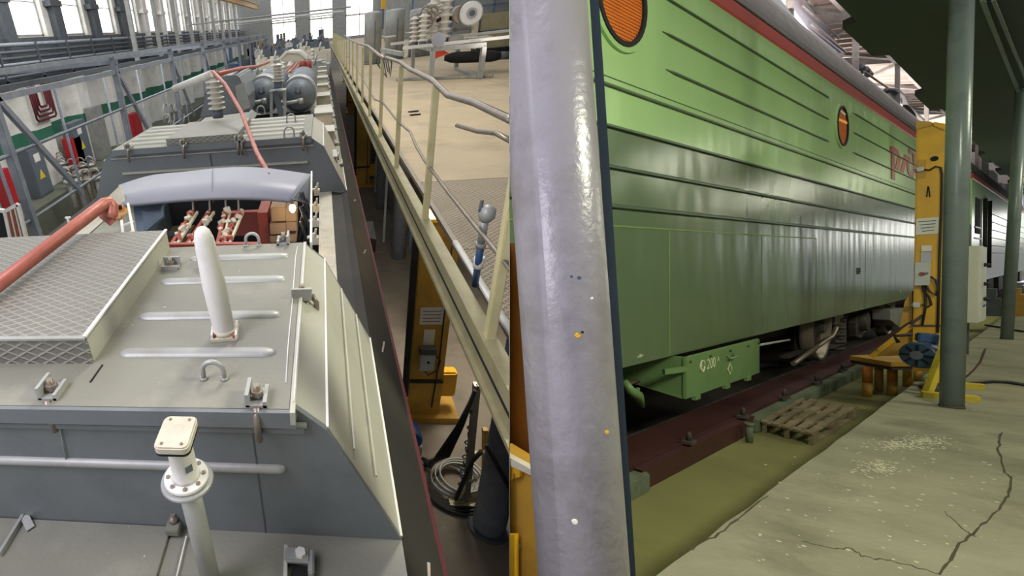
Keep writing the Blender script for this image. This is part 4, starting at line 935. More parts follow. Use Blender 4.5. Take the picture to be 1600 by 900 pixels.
for i, (px0, py0, px1, py1) in enumerate(((605, 270, 599, 378), (588, 245, 586, 300))):
    single('thin_deck_post', MB().bar(A(px0, py0, y=10 + 3 * i), A(px1, py1 , y=10 + 3 * i), .05, .05), m_dsteel, 'thin dark post under the deck beam, %s' % ('nearer', 'farther')[i], 'post')

# ================================================================== TRACK HALL (right view)
CUR.update(T=TR, side='R')
PZ, QZ = -1.5, -1.9                                     # platform and pit floor
SX = -2.0                                               # side of the coach body
# platform with chipped edge, as one slab
pe = [(-1.02, -4)]
y = -4
while y < 46:
    y += .35; pe.append((-1.02 + random.uniform(-.006, .006), y))
mb = MB(); n_ = len(pe)
vs = [(x, y, PZ) for x, y in pe] + [(6, y, PZ) for x, y in pe] + [(x, y, -2.6) for x, y in pe]
fs = [(i, i + 1, n_ + i + 1, n_ + i) for i in range(n_ - 1)] + [(i, 2 * n_ + i, 2 * n_ + i + 1, i + 1) for i in range(n_ - 1)]
mb.add(vs, fs); struct('platform', mb, m_plat)
struct('pit_floor', MB().bb((-9, -4, QZ - .1), (-1.0, 60, QZ)), m_pit)
def crack(pts, w, label, name='floor_crack'):
    mb = MB(); ps = []
    for (x0, y0), (x1, y1) in zip(pts, pts[1:]):
        for i in range(6):
            u = i / 6; ps.append((x0 + (x1 - x0) * u + random.uniform(-2, 2), y0 + (y1 - y0) * u + random.uniform(-2, 2)))
    ps.append(pts[-1])
    P = [B(a, b, z=PZ) for a, b in ps]; w *= .6
    for i, (a, b) in enumerate(zip(P, P[1:])):
        d = (b - a); d.z = 0; s = V(-d.y, d.x, 0).normalized() * w * random.uniform(.6, 1.5)
        mb.prism([a - s, b - s, b + s, a + s], (0, 0, .0015))
    return struct(name, mb, m_crack)
crack([(1565, 675), (1560, 700), (1568, 735), (1582, 750), (1570, 785), (1540, 815), (1500, 850), (1468, 898)], .007, '')
crack([(1255, 845), (1290, 855), (1330, 858), (1350, 870), (1400, 878), (1470, 898)], .004, '')
crack([(1475, 800), (1510, 830), (1525, 838)], .003, '')
crack([(1060, 870), (1085, 855), (1130, 830), (1200, 775)], .006, '')
m_scuff = mat('pale_scuff', H('#cfcdb2'), .9)
mb = MB()
for i in range(700):
    if i < 420: px = random.gauss(1425, 30); py = 692 + random.gauss(0, 6) - (px - 1425) * .03
    elif i < 600: px = random.gauss(1370, 18); py = 730 + random.gauss(0, 6)
    else: px = random.uniform(1180, 1560); py = random.uniform(700, 890)
    c = B(px, py, z=PZ); s = random.uniform(.0015, .009); a0 = random.uniform(0, 3)
    mb.prism([c + V(s * random.uniform(.6, 1.6) * math.cos(a0 + k * 1.26), s * 1.2 * math.sin(a0 + k * 1.26), 0) for k in range(5)], (0, 0, .001))
struct('floor_scuffs', mb, m_scuff)
# kerb carrying the rail
kt = -1.74
t = thing('track_kerb', 'mossy concrete kerb with dark red rail beam beside the pit', 'kerb', (-1.95, 8, QZ))
yy = 3.4
for k in range(16):
    L_ = 1.45
    if k == 1: yy += 2.6; continue
    MB().bb((-2.25, yy, QZ), (-1.81 + random.uniform(-.01, .01), yy + L_ - .03, kt)).build('concrete_block', m_kerb, t, bevel=.012); yy += L_
MB().prism([(-1.84, 4.85, QZ), (-1.84, 7.5, QZ), (-1.84, 7.5, kt + .02), (-1.84, 4.75, kt + .02)], (-.4, 0, 0)).build('brown_infill', m_rbeam, t)
MB().bb((-2.25, 2, kt), (-1.90, 60, kt + .04)).build('rail_beam', m_rbeam, t)
MB().bb((-2.40, 2, -1.93), (-2.30, 60, -1.79)).build('rail', m_rust, t)
MB().bb((-6, 2, QZ), (-2.25, 60, QZ + .03)).build('dark_bed', mat('shade_dark_bed', H('#1c130e'), .9), t)  # near-black sheet puts the shade under the locomotive into the bed colour
for k in range(14):
    y = 4.35 + 1.45 * k
    q = V(-1.87, y, kt + .05); mb = MB().box(q, (.08, .12, .03)).lathe([(.025, .01), (.02, .08), (.008, .1)], q, (0, 0, 1), 8)
    mb.build('rail_clamp', m_rust, t)
single('drain_stub', MB().cyl((-1.76, 7.0, QZ), (-1.76, 7.0, kt + .05), .03, 10).lathe([(.04, 0), (.04, .03)], (-1.76, 7.0, kt + .02), (0, 0, 1), 10), m_kerb, 'short mossy pipe stub against the kerb in the pit', 'pipe')
# pallet
t = thing('wooden_pallet', 'old slatted wooden pallet lying in the pit by the kerb', 'pallet', B(1262, 662, z=QZ))
c_ = [B(a, b, z=QZ + .06) for a, b in ((1190, 667), (1272, 688), (1339, 646), (1246, 630))]
def pp(a, b, z): return c_[0] * (1 - a) * (1 - b) + c_[1] * a * (1 - b) + c_[2] * a * b + c_[3] * (1 - a) * b + V(0, 0, z - .06)
for b in (0, .32, .62, .9):
    MB().prism([pp(0, b, .095), pp(1, b, .095), pp(1, b + .1, .095), pp(0, b + .1, .095)], (0, 0, .02)).build('stringer_board', m_timber, t)
for i in range(5):
    a = i * .215
    MB().prism([pp(a, -.02, .118), pp(a + .13, -.02, .118), pp(a + .13, 1.02, .118), pp(a, 1.02, .118)], (0, 0, .022)).build('deck_board', m_timber, t)
for a in (0, .45, .9):
    MB().prism([pp(a, 0, 0), pp(a + .08, 0, 0), pp(a + .08, 1, 0), pp(a, 1, 0)], (0, 0, .02)).build('runner', m_timber, t)
    for b in (0, .45, .9): MB().prism([pp(a, b, .02), pp(a + .1, b, .02), pp(a + .1, b + .1, .02), pp(a, b + .1, .02)], (0, 0, .075)).build('block', m_timber, t)
# ---- coach
t = thing('green_locomotive', 'two-tone green locomotive body with red cantrail stripe', 'locomotive', (SX, 12, QZ))
Z0, ZS, Z1 = -.88, 1.19, 2.80
Y0, Y1 = 1.0, 29.0
m_umber = mat('umber_upper_body', H('#5b5443'), .45, 0, .2, 2, dirt=H('#7c3a28'), dirt_amt=.7, dscale=1.2)
def coach(t, Y0, Y1, ribs=True, first=True):
    MB().bb((SX - .04, Y0, Z0), (SX, Y1, ZS)).build('lower_side', m_dgreen, t)
    MB().bb((SX - .04, Y0, ZS), (SX, Y1, Z1)).build('upper_side', m_lgreen, t)
    MB().prism([(SX, Y0, Z1), (SX + .015, Y0, Z1 + .02), (SX + .015, Y0, Z1 + .16), (SX, Y0, Z1 + .18), (SX - .05, Y0, Z1 + .18), (SX - .05, Y0, Z1)], (0, Y1 - Y0, 0)).build('red_stripe', m_strip, t)
    MB().bb((SX - .05, Y0, Z1 + .18), (SX + .012, Y1, Z1 + .20)).build('rain_gutter', m_rust, t)
    MB().prism([(SX - .01, Y0, Z1 + .20), (SX - .03, Y0, Z1 + .33), (SX - .09, Y0, Z1 + .33), (SX - .07, Y0, Z1 + .20)], (0, Y1 - Y0, 0)).build('upper_band', m_umber, t)
    rf = [(SX - .03, Z1 + .33), (SX - .08, Z1 + .51), (SX - .15, Z1 + .73), (SX - .24, Z1 + .93), (SX - .5, Z1 + 1.1), (SX - 1.2, Z1 + 1.25), (SX - 1.2, Z1 + 1.15), (SX - .5, Z1 + 1.0), (SX - .12, Z1 + .32)]
    MB().prism([(x, Y0, z) for x, z in rf], (0, Y1 - Y0, 0)).build('roof_skin', m_roof, t)
    MB().bb((SX - 3.0, Y0, Z0), (SX - .04, Y0 + .05, Z1)).bb((SX - 3.0, Y1 - .05, Z0), (SX - .04, Y1, Z1)).bb((SX - 3, Y0, Z0), (SX - .04, Y1, Z0 + .05)).build('body_shell', m_rust, t)
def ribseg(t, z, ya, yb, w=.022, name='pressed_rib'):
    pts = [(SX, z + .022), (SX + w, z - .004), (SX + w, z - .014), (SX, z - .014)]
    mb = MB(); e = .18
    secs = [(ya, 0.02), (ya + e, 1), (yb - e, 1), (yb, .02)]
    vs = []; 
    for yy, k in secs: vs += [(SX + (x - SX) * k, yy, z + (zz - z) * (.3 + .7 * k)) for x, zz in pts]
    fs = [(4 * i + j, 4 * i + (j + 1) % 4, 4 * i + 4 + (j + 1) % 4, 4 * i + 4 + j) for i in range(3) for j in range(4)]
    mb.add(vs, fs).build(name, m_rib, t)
coach(t, Y0, Y1)
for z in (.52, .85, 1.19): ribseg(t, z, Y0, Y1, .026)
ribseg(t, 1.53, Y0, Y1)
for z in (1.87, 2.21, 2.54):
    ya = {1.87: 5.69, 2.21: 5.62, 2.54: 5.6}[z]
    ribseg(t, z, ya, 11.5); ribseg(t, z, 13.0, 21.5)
MB().bb((SX, Y0, 1.595), (SX + .004, Y1, 1.603)).build('fine_seam', m_rib, t)
q = B(1045, 360, x=SX); MB().bb((SX, q.y - .012, Z0 + .02), (SX + .004, q.y + .012, .36)).build('weld_seam', m_weld, t)
MB().bb((SX, Y0, .345), (SX + .004, 10.8, .36)).build('weld_seam', m_weld, t)
for py_ in (8.4, 10.8, 14): MB().bb((SX, py_, Z0 + .02), (SX + .003, py_ + .01, .36)).build('weld_seam', m_dgreen, t)
def porthole(t, c, ry, rz, bars=True):
    fr = MB(); n = 36
    c = Vector(c)
    ring = lambda a, b, x: [c + V(x, a * math.cos(2 * PI * i / n), b * math.sin(2 * PI * i / n)) for i in range(n)]
    def annulus(a0, b0, a1, b1, x0, x1):
        mb = MB(); vs = ring(a0, b0, x0) + ring(a0, b0, x1) + ring(a1, b1, x1) + ring(a1, b1, x0)
        fs = []
        for s in range(4):
            for i in range(n): fs.append((s * n + i, s * n + (i + 1) % n, ((s + 1) % 4) * n + (i + 1) % n, ((s + 1) % 4) * n + i))
        return mb.add(vs, fs, False)
    f = annulus(ry * 1.28, rz * 1.2, ry * 1.1, rz * 1.08, .0, .02).build('window_surround', m_lgreen, t)
    annulus(ry * 1.1, rz * 1.08, ry * .97, rz * .97, .0, .03).build('rubber_seal', m_black, f)
    MB().prism(ring(ry * .98, rz * .98, .004), (.004, 0, 0)).build('window_pane', m_amber, f)
    mb = MB(); k = 26
    for i in range(k):
        v = -1 + 2 * (i + .5) / k; h = math.sqrt(max(0, 1 - v * v))
        mb.bar(c + V(.012, -ry * .95 * h, v * rz + .05 * 0), c + V(.012, ry * .95 * h, v * rz), .004, .006)
    mb.build('grille_bars', m_brown, f)
    MB().bar(c + V(.016, -ry * .9, rz * .25), c + V(.016, ry * .85, rz * .3), .01, rz * .13).build('frame_bar', m_amber2, f)
    MB().bar(c + V(.016, -ry * .5, rz * .75), c + V(.016, ry * .5, rz * .7), .01, rz * .12).build('frame_bar', m_paper, f)
porthole(t, (SX + .002, 4.80, 2.30), .40, .38)
porthole(t, (SX + .002, 12.2, 2.20), .32, .30)
# red emblem on the side
def stroke(t, pts, w, name='emblem_stroke'):
    mb = MB()
    P = [B(a, b, x=SX) for a, b in pts]
    for a, b in zip(P, P[1:]): mb.bar(a + V(.004, 0, 0), b + V(.004, 0, 0), w, .006, (1, 0, 0))
    mb.build(name, m_red2, t)
m_red2 = mat('emblem_red', H('#a03024'), .5)
for pg in ([(180, 170), (230, 160), (330, 240), (365, 345), (250, 300), (180, 235)], [(205, 275), (260, 300), (270, 790), (205, 770)], [(320, 360), (378, 390), (340, 615), (275, 580)], [(445, 310), (505, 350), (430, 665), (370, 640)],
           [(495, 430), (540, 460), (545, 620), (560, 650), (525, 690), (500, 600)], [(525, 690), (560, 650), (610, 640), (650, 690), (600, 760)], [(600, 300), (640, 330), (655, 560), (650, 690), (610, 640), (622, 560)], [(530, 200), (600, 240), (640, 330), (600, 300), (560, 285), (530, 275)], [(525, 365), (575, 385), (570, 480), (520, 445)]):
    MB().prism([B(1375 + a / 12, 215 + b / 12, x=SX) + V(.006, 0, 0) for a, b in pg], (.004, 0, 0)).build('emblem_stroke', m_red2, t)
# small stencils
def text(body, loc, size, m, parent, name='stencil_text', mirror=False):
    cu = bpy.data.curves.new(name, 'FONT'); cu.body = body; cu.size = size; cu.extrude = .001; cu.align_x = 'CENTER'; cu.align_y = 'CENTER'
    o = bpy.data.objects.new(name, cu); scene.collection.objects.link(o)
    bpy.context.view_layer.update()
    me = bpy.data.meshes.new_from_object(o.evaluated_get(bpy.context.evaluated_depsgraph_get())); bpy.data.objects.remove(o)
    R = Matrix(((0, 0, 1), (1, 0, 0), (0, 1, 0)))        # text x -> +y, text y -> +z, facing +x
    base = Vector(parent['_base'])
    for v in me.vertices: v.co = R @ v.co + Vector(loc) - base
    me.materials.append(m); ob = bpy.data.objects.new(name, me); scene.collection.objects.link(ob)
    ob['_base'] = base; ob['_set'] = 'R'; ob.parent = parent
    return ob
text('o 80 v', B(1000, 556, x=SX) + V(.003, 0, 0), .045, m_script, t)
text('3034', B(1341, 424, x=SX) + V(.003, 0, 0), .16, m_black, t)
text('8', B(1407, 455, x=SX) + V(.003, 0, 0), .13, m_script, t)
# roof equipment
def rpanel(pts, x, m, name, th=.05): MB().prism([B(a, b, x=x) for a, b in pts], (-th, 0, 0)).build(name, m, t, bevel=.004)
rpanel([(1150, -20), (1205, -20), (1243, 28), (1275, 62), (1262, 52), (1215, 22)], -2.35, m_lilac, 'roof_equipment_panel', .4)
rpanel([(1215, -20), (1252, -8), (1318, 80), (1322, 84), (1290, 78), (1266, 50)], -2.75, m_lilac, 'roof_equipment_panel', .5)
MB().bar(B(1254, 8, x=-2.7), B(1311, 60, x=-2.7), .03, .03).build('panel_trim', m_roof, t)
MB().bar(B(1268, 38, x=-2.7), B(1322, 82, x=-2.7), .03, .03).build('panel_trim', m_roof, t)
MB().tube([B(1262, 0, x=-2.8), B(1268, 12, x=-2.8), B(1274, 8, x=-2.8)], .03, 8).build('roof_hook', m_galv, t)
c = B(1398, 160, x=-2.5)
MB().prism([B(a, b, x=-2.45) for a, b in ((1380, 146), (1386, 141), (1398, 142), (1408, 150), (1415, 165), (1400, 160))], (-.7, 0, 0)).build('roof_cowl', m_galv, t, bevel=.01)
MB().tube([B(1378, 146, x=-2.4), B(1386, 140, x=-2.4), B(1400, 141, x=-2.4), B(1410, 150, x=-2.4), B(1416, 166, x=-2.4), B(1434, 182, x=-2.4), B(1441, 188, x=-2.4)], .05, 8).build('cowl_seal', m_cable, t)
MB().tube([B(1350, 112, x=-2.5), B(1388, 138, x=-2.5)], .02, 6).build('roof_rod', m_rail, t)
for px, py in ((1345, 110), (1352, 114), (1357, 120)): MB().lathe([(.06, 0), (.08, .05), (.04, .14)], B(px, py, x=-2.55), (0, 0, 1), 8).build('roof_bolt', m_dsteel, t)
# battery box under the body
bt = thing('battery_box', 'green hatched box marked 200 A under the locomotive', 'box', (SX + .05, 6.9, -1.33))
bx0, bx1 = 5.86, 7.95; BX = SX + .09
zt_, zb_ = Z0 - .01, -1.30
MB().bb((BX - .03, bx0, zb_), (BX, bx1, zt_)).build('front_plate', m_boxgreen, bt, bevel=.006)
MB().prism([(BX - .03, bx0 + .03, zb_), (BX - .03, bx0 + .03, zt_), (BX - .5, bx0 + .03, zt_), (BX - .62, bx0 + .03, -1.19)], (0, -.02, 0)).build('end_plate', m_boxgreen, bt)
MB().prism([(BX - .03, bx0, zb_), (BX - .03, bx0, zb_ + .02), (BX - .62, bx0, -1.17), (BX - .62, bx0, -1.19)], (0, bx1 - bx0, 0)).build('bottom_plate', m_boxgreen, bt)
for yy in (5.95, 6.45, 7.0, 7.55, 7.9):
    MB().lathe([(.014, 0), (.014, .012)], (BX, yy, zt_ - .05), (1, 0, 0), 6, False).build('bolt', m_rust, bt)
for yy in (6.05, 6.85, 7.5): MB().bb((BX - .02, yy, zb_ - .035), (BX + .012, yy + .12, zb_ + .01)).build('hinge', m_boxgreen, bt)
MB().tube([(BX, 6.9, zt_ - .09), (BX + .03, 6.9, zt_ - .12), (BX + .03, 7.08, zt_ - .12), (BX, 7.08, zt_ - .09)], .009, 8).build('handle', m_boxgreen, bt)
MB().bar((BX, 5.85, -1.0), (BX - .1, 5.65, -1.02), .03, .05).build('latch', m_boxgreen, bt)
qc = B(1097, 572, x=BX)
MB().tube(arc(qc + V(.004, 0, 0), (0, 1, 0), (0, 0, 1), .055, 0, 2 * PI * .98, 20), .006, 6).build('stencil_ring', m_script, bt)
MB().bar(qc + V(.004, -.03, .03), qc + V(.004, .03, -.03), .01, .004).bar(qc + V(.004, -.03, -.03), qc + V(.004, .03, -.03), .01, .004).bar(qc + V(.004, -.03, -.03), qc + V(.004, -.03, .03), .01, .004).build('stencil_mark', m_script, bt)
text('200', B(1111, 568, x=BX) + V(.003, 0, 0), .15, m_script, bt)
text('A', B(1122, 561, x=BX) + V(.003, 0, 0), .07, m_script, bt)
qd = B(1140, 576, x=BX) + V(.002, 0, 0)
MB().prism([qd + V(0, -.07, 0), qd + V(0, 0, -.07), qd + V(0, .07, 0), qd + V(0, 0, .07)], (.002, 0, 0)).build('diamond_sign', m_script, bt)
MB().prism([qd + V(.002, -.045, 0), qd + V(.002, 0, -.045), qd + V(.002, .045, 0), qd + V(.002, 0, .045)], (.002, 0, 0)).build('diamond_inner', m_boxgreen, bt)
# running gear
MB().bb((SX - .9, Y0, -1.25), (SX - .6, Y1, -.9)).build('underframe_beam', m_rust, t)
MB().bb((SX - 1.1, Y0, -1.62), (SX - 1.0, Y1, -.85)).build('underframe_beam', m_black, t)
MB().tube([B(976, 602, x=-2.3), B(1012, 590, x=-2.3)], .02, 8).build('brake_rod', m_rust, t)
MB().tube([B(1008, 560, x=-2.5), B(1008, 585, x=-2.5)], .04, 10).build('hanger', m_rust, t)
MB().tube([B(975, 595, x=-2.15), B(985, 610, x=-2.1), B(997, 618, x=-2.1), B(1005, 636, x=-2.1)], [.03, .04, .045, .015], 8).bar(B(985, 612, x=-2.1), B(998, 608, x=-2.1), .02, .03).build('hose_coupling', m_boxgreen, t)
MB().tube([B(1187, 539, x=-2.05), B(1233, 531, x=-2.2)], .016, 8).build('pull_rod', m_galv, t)
def wheel(y, x=-2.62, r=.62):
    w = thing('wheelset', 'steel wheel below the locomotive', 'wheel', (x, y, kt + .17))
    return w
for k, (px, py, rr) in enumerate(((1276, 520, 43), (1383, 500, 20))):
    xw = -2.36; c = B(px, py, x=xw); bot = B(px, 563 if k == 0 else 524, x=xw); r = .60
    c = V(xw, c.y, bot.z + r)
    w = MB().lathe([(r * .86, -.06), (r * .88, .06), (r, .07), (r, -.05), (r + .03, -.09)], c, (1, 0, 0), 40).build('wheel_rim', m_tyre, t)
    MB().lathe([(r * .87, -.04), (r * .5, .0), (r * .22, .03), (.1, .1)], c, (1, 0, 0), 32).build('wheel_disc', m_rust, t)
def gear(px0, py0, px1, py1, x, d, m, name): MB().bb(B(px0, py1, x=x), B(px1, py0, x=x) + V(-d, 0, 0)).build(name, m, t, bevel=.01)
gear(1305, 492, 1323, 545, -2.4, .2, m_rust, 'axle_guide'); gear(1300, 536, 1325, 546, -2.3, .3, m_rust, 'axle_box')
gear(1304, 488, 1318, 508, -2.35, .15, m_rail, 'damper_bracket')
mb = MB(); c = B(1297, 520, x=-2.5)
for i in range(5): mb.tube(arc(c + V(0, 0, -.3 + .14 * i), (1, 0, 0), (0, 1, 0), .18, 0, 1.95 * PI, 16), .035, 8)
mb.build('coil_spring', m_rust, t)
MB().tube([B(1306, 512, x=-2.3), B(1300, 525, x=-2.3), B(1240, 568, x=-2.25)], .035, 10).build('sand_pipe', m_rail, t)
MB().bar(B(1246, 505, x=-2.5), B(1246, 560, x=-2.5), .08, .06).build('brake_hanger', m_rust, t)
gear(1232, 548, 1270, 556, -2.4, .1, m_rust, 'brake_beam')
MB().prism([B(a, b, x=-2.4) for a, b in ((1340, 490), (1346, 500), (1351, 515), (1347, 528), (1338, 526), (1337, 505))], (-.1, 0, 0)).build('brake_caliper', m_rust, t)
MB().lathe([(.17, 0), (.2, .05), (.2, .2)], B(1334, 502, x=-2.5), (1, 0, 0), 16).build('brake_cylinder', m_rust, t)
gear(1327, 510, 1338, 526, -2.5, .3, m_rust, 'brake_block')
gear(1374, 495, 1390, 506, -2.5, .3, m_rust, 'axle_box')
MB().lathe([(.2, 0), (.22, .05), (.22, .2)], B(1360, 500, x=-2.6), (1, 0, 0), 16).build('air_reservoir', m_rust, t)
MB().tube([B(1345, 520, x=-2.5), B(1370, 512, x=-2.4), B(1392, 505, x=-2.4)], .03, 8).build('brake_rod', m_rust, t)
MB().prism([B(a, b, x=-2.15) for a, b in ((1391, 484), (1415, 481), (1413, 508), (1403, 510), (1391, 500))], (-.25, 0, 0)).build('steps_box', m_galv, t, bevel=.01)
# second unit
t2 = thing('rear_green_locomotive', 'far second green unit with door and handrails behind the grey pole', 'locomotive', (SX, 40, QZ))
_t = t; coach(t2, 30.2, 95)
for z in (.2, .52, .85, 1.19, 1.53, 1.87): ribseg(t2, z, 36.5, 90, .03)
MB().bb((SX, 34.0, Z0 + .9), (SX + .02, 34.9, 2.45)).build('door', m_boxgreen, t2)
MB().bb((SX, 31.2, .9), (SX + .02, 32.6, 2.2)).build('cab_window', m_black, t2)
for yy in (33.6, 35.4): MB().tube([(SX + .06, yy, -.4), (SX + .06, yy, 2.3)], .05, 8).build('handrail', m_cable, t2)
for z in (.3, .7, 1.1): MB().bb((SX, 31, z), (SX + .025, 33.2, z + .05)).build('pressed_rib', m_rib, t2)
for i in range(3):
    y = 38 + 5 * i
    MB().bb((SX - .9, y, Z1 + .8), (SX - .3, y + 3.2 - .3 * i, Z1 + 1.9 - .25 * i)).build('roof_fairing', m_white, t2, bevel=.15)
for i in range(16):
    y = 52 + 2.4 * i; MB().bb((SX - .7, y, Z1 + .7), (SX - .2, y + 1.5, Z1 + 1.5 + .1 * (i % 2))).build('roof_box', m_lilac, t2)
for i in range(6):
    y = 33 + 5 * i; MB().bb((SX - .5, y, -1.6), (SX - .1, y + 2.4, -.95)).build('running_gear', m_rust, t2)
# ---- grey poles
def pole(name, label, a, b, r, m, y, foot=True):
    t = thing(name, label, 'pole', (b.x, b.y, PZ))
    MB().tube([a, b], r, 40).build('shaft', m, t)
    if foot:
        MB().lathe([(r + .006, 0), (r + .004, .02)], (b.x, b.y, PZ), (0, 0, 1), 40).build('foot_ring', m_crack, t)
    return t
yp = 1.30
a, b = B(845, 0, y=yp), B(909.5, 900, y=yp); d = b - a
a2 = a - d * .35; b2 = b + d * ((PZ - b.z) / d.z)
rn = .099
t = pole('grey_pole', 'very large grey painted pole close to the camera with a blue edge', a2, b2, rn, m_pole, yp, False)
side = V(-ray(MR, 940, 450).y, ray(MR, 940, 450).x, 0).normalized() * -1
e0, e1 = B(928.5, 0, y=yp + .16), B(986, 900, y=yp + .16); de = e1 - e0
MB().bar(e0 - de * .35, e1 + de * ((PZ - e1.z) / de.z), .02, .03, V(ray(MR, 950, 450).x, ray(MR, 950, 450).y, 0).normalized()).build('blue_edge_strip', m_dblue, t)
for px, py, s, m in ((903, 524, .006, m_jyel), (898, 815, .006, m_paper), (893, 432, .003, m_dblue), (905, 434, .004, m_dblue), (948, 675, .004, m_jyel), (910, 519, .003, m_black), (925, 466, .003, m_paper)):
    dd = ray(MR, px, py); k_ = 1.13 / math.hypot(dd.x, dd.y); 
    MB().lathe([(s * 1.0, 0), (s * .7, .004)], dd * k_, -V(dd.x, dd.y, 0).normalized(), 7).build('paint_chip', m, t)
bp = B(1487, 636, z=PZ); tp = B(1504, 0, y=bp.y)
pole('grey_pole', 'grey steel pole standing on the platform in front of the yellow jack', V(tp.x, bp.y, tp.z + .8), V(bp.x, bp.y, PZ), .075, m_pole2, 0)
bp = B(1573, 530, z=PZ); tp = B(1594, 180, y=bp.y)
pole('grey_pole', 'farther grey steel pole at the right edge of the platform', V(tp.x + .02, bp.y, 3.2), V(bp.x, bp.y, PZ), .068, m_pole2, 0)
# ---- lifting jack of the track hall
JY = 9.9
jx = lambda px, py=400, y=JY: B(px, py, y=y)
t = thing('lifting_jack', 'tall yellow lifting jack with white notices beside the locomotive', 'jack', (jx(1452, 600).x, JY, PZ))
TLc, TRc, BLc, BRc = jx(1432, 190), jx(1484, 205), jx(1425, 535), jx(1475, 580)
MB().prism([TLc, jx(1478, 197), TRc, BRc, jx(1425, 580)], (0, .4, 0)).build('column', m_jyel, t, bevel=.01)
MB().prism([jx(1431, 188, JY - .03), jx(1456, 190, JY - .03), jx(1456, 196, JY - .03), jx(1431, 202, JY - .03)], (0, .5, 0)).build('cap_plate', m_jyel2, t, bevel=.006)
MB().prism([jx(1458, 190, JY - .03), jx(1477, 193, JY - .03), jx(1477, 204, JY - .03), jx(1458, 196, JY - .03)], (0, .5, 0)).build('cap_plate', m_jyel, t, bevel=.006)
F_ = JY - .004
def jp(pts, m, name, th=.012): return MB().prism([jx(a, b, F_) for a, b in pts], (0, -th, 0)).build(name, m, t)
jp([(1432, 342), (1467, 339), (1466, 365), (1431, 367)], m_paper, 'notice')
for k in range(4): jp([(1435 + 2 * k, 346 + 5 * k), (1463 - k, 344 + 5 * k), (1463 - k, 345.2 + 5 * k), (1435 + 2 * k, 347.2 + 5 * k)], m_ink, 'notice_line', .014)
jp([(1440, 384), (1456, 383), (1456, 392), (1440, 393)], m_paper, 'notice'); jp([(1439, 395), (1455, 393), (1456, 409), (1439, 409)], m_lilac, 'notice')
jp([(1434, 250), (1447, 249), (1446, 278), (1433, 279)], m_jyel2, 'hatch_plate', .006)
MB().lathe([(.03, 0), (.03, .006)], jx(1460, 248, F_), (0, -1, 0), 12).build('round_hole', m_black, t)
MB().bb(jx(1457, 249, F_) - V(0, .007, 0), jx(1463.5, 244, F_)).build('round_hole', m_black, t)
jp([(1447, 308), (1449, 291), (1452, 291), (1454, 308), (1452, 308), (1450.5, 296), (1449, 308)], m_black, 'slot_mark', .004)
cbx = jp([(1432, 410), (1455, 409), (1454, 445), (1431, 446)], m_gboxm, 'control_box', .09)
MB().lathe([(.022, 0), (.022, .02)], jx(1441, 428, F_ - .09), (0, -1, 0), 12).build('red_button', m_brick, t)
MB().lathe([(.012, 0), (.012, .02)], jx(1448, 427, F_ - .09), (0, -1, 0), 10).build('switch', m_tankg, t)
for px, py in ((1438, 265), (1432, 476)):
    MB().bb(jx(px - 5, py + 4, F_) - V(0, .05, 0), jx(px + 6, py - 4, F_)).build('limit_switch', m_gboxm, t, bevel=.006)
    MB().tube([jx(px - 5, py + 1, F_ - .03), jx(px - 9, py + 2, F_ - .03)], .02, 8).build('switch_roller', m_rail, t)
cab = [(1444, 265), (1452, 266), (1462, 260), (1470, 262), (1472, 272), (1471, 330), (1468, 400), (1467, 450), (1465, 520)]
MB().tube([jx(a, b, F_ - .02) for a, b in cab], .011, 8).build('cable', m_cable, t)
MB().tube([jx(a, b, F_ - .04) for a, b in ((1454, 432), (1462, 438), (1466, 450), (1462, 462), (1452, 455), (1448, 448))], .01, 8).build('cable', m_cable, t)
MB().tube([jx(a, b, F_ - .03) for a, b in ((1440, 476), (1450, 480), (1455, 476), (1452, 465), (1443, 455), (1442, 446))], .01, 8).build('cable', m_cable, t)
MB().tube([jx(a, b, F_ - .03) for a, b in ((1445, 446), (1446, 480), (1441, 508))], .01, 8).build('cable', m_cable, t)
jp([(1424, 507), (1476, 508), (1476, 510), (1424, 510)], m_rust, 'band', .02)
# side arm and inclined foot
MB().prism([jx(1425, 455, 10.0), jx(1425, 500, 10.0), jx(1405, 512, 10.0), jx(1414, 470, 10.0)], (0, .2, 0)).build('lifting_arm', m_jyel2, t)
gp = [jx(1425, 508, 10.0), jx(1425, 555, 10.0), jx(1362, 557, 10.0)]
MB().prism(gp, (0, .04, 0)).build('gusset_plate', m_jyel2, t)
MB().bar(jx(1425, 508, 9.96), jx(1362, 557, 9.96), .06, .05).build('gusset_flange', m_jyel, t)
MB().bar(jx(1443, 492, 9.9), jx(1425, 505, 9.9), .03, .03).build('gusset_flange', m_rust, t)
bpz = jx(1340, 562, 9.9).z
pl_ = [jx(1340, 560, 10.3), jx(1395, 572, 9.4), V(jx(1460, 572, 9.4).x, 9.4, jx(1395, 572, 9.4).z), V(jx(1480, 560, 10.3).x, 10.3, jx(1340, 560, 10.3).z)]
zf = QZ + .48
fp = [B(1328, 562, z=zf), B(1392, 573, z=zf), B(1455, 572, z=zf), B(1470, 556, z=zf)]
MB().prism(fp, (0, 0, .06)).build('foot_plate', m_jyel2, t)
MB().prism([p + V(0, .03, -.05) for p in fp], (0, 0, .04)).build('foot_plate', m_rust, t)
for i, (px, pb, w_) in enumerate(((1355, 620, .046), (1373, 610, .042), (1394, 618, .046), (1418, 604, .046), (1434, 595, .04))):
    bq = B(px, pb, z=QZ)
    s = thing('support_pipe', 'short orange and yellow pipe propping the jack foot, %s' % ('leftmost of five', 'second from the left', 'third from the left', 'fourth from the left', 'rightmost of five')[i], 'pipe', bq)
    MB().cyl(bq, V(bq.x, bq.y, QZ + .2 + .1 * (i % 2)), w_, 20).build('yellow_part', m_jyel2, s)
    MB().cyl(V(bq.x, bq.y, QZ + .2 + .1 * (i % 2)), V(bq.x, bq.y, zf - .05), w_, 20).build('orange_part', m_orange, s)
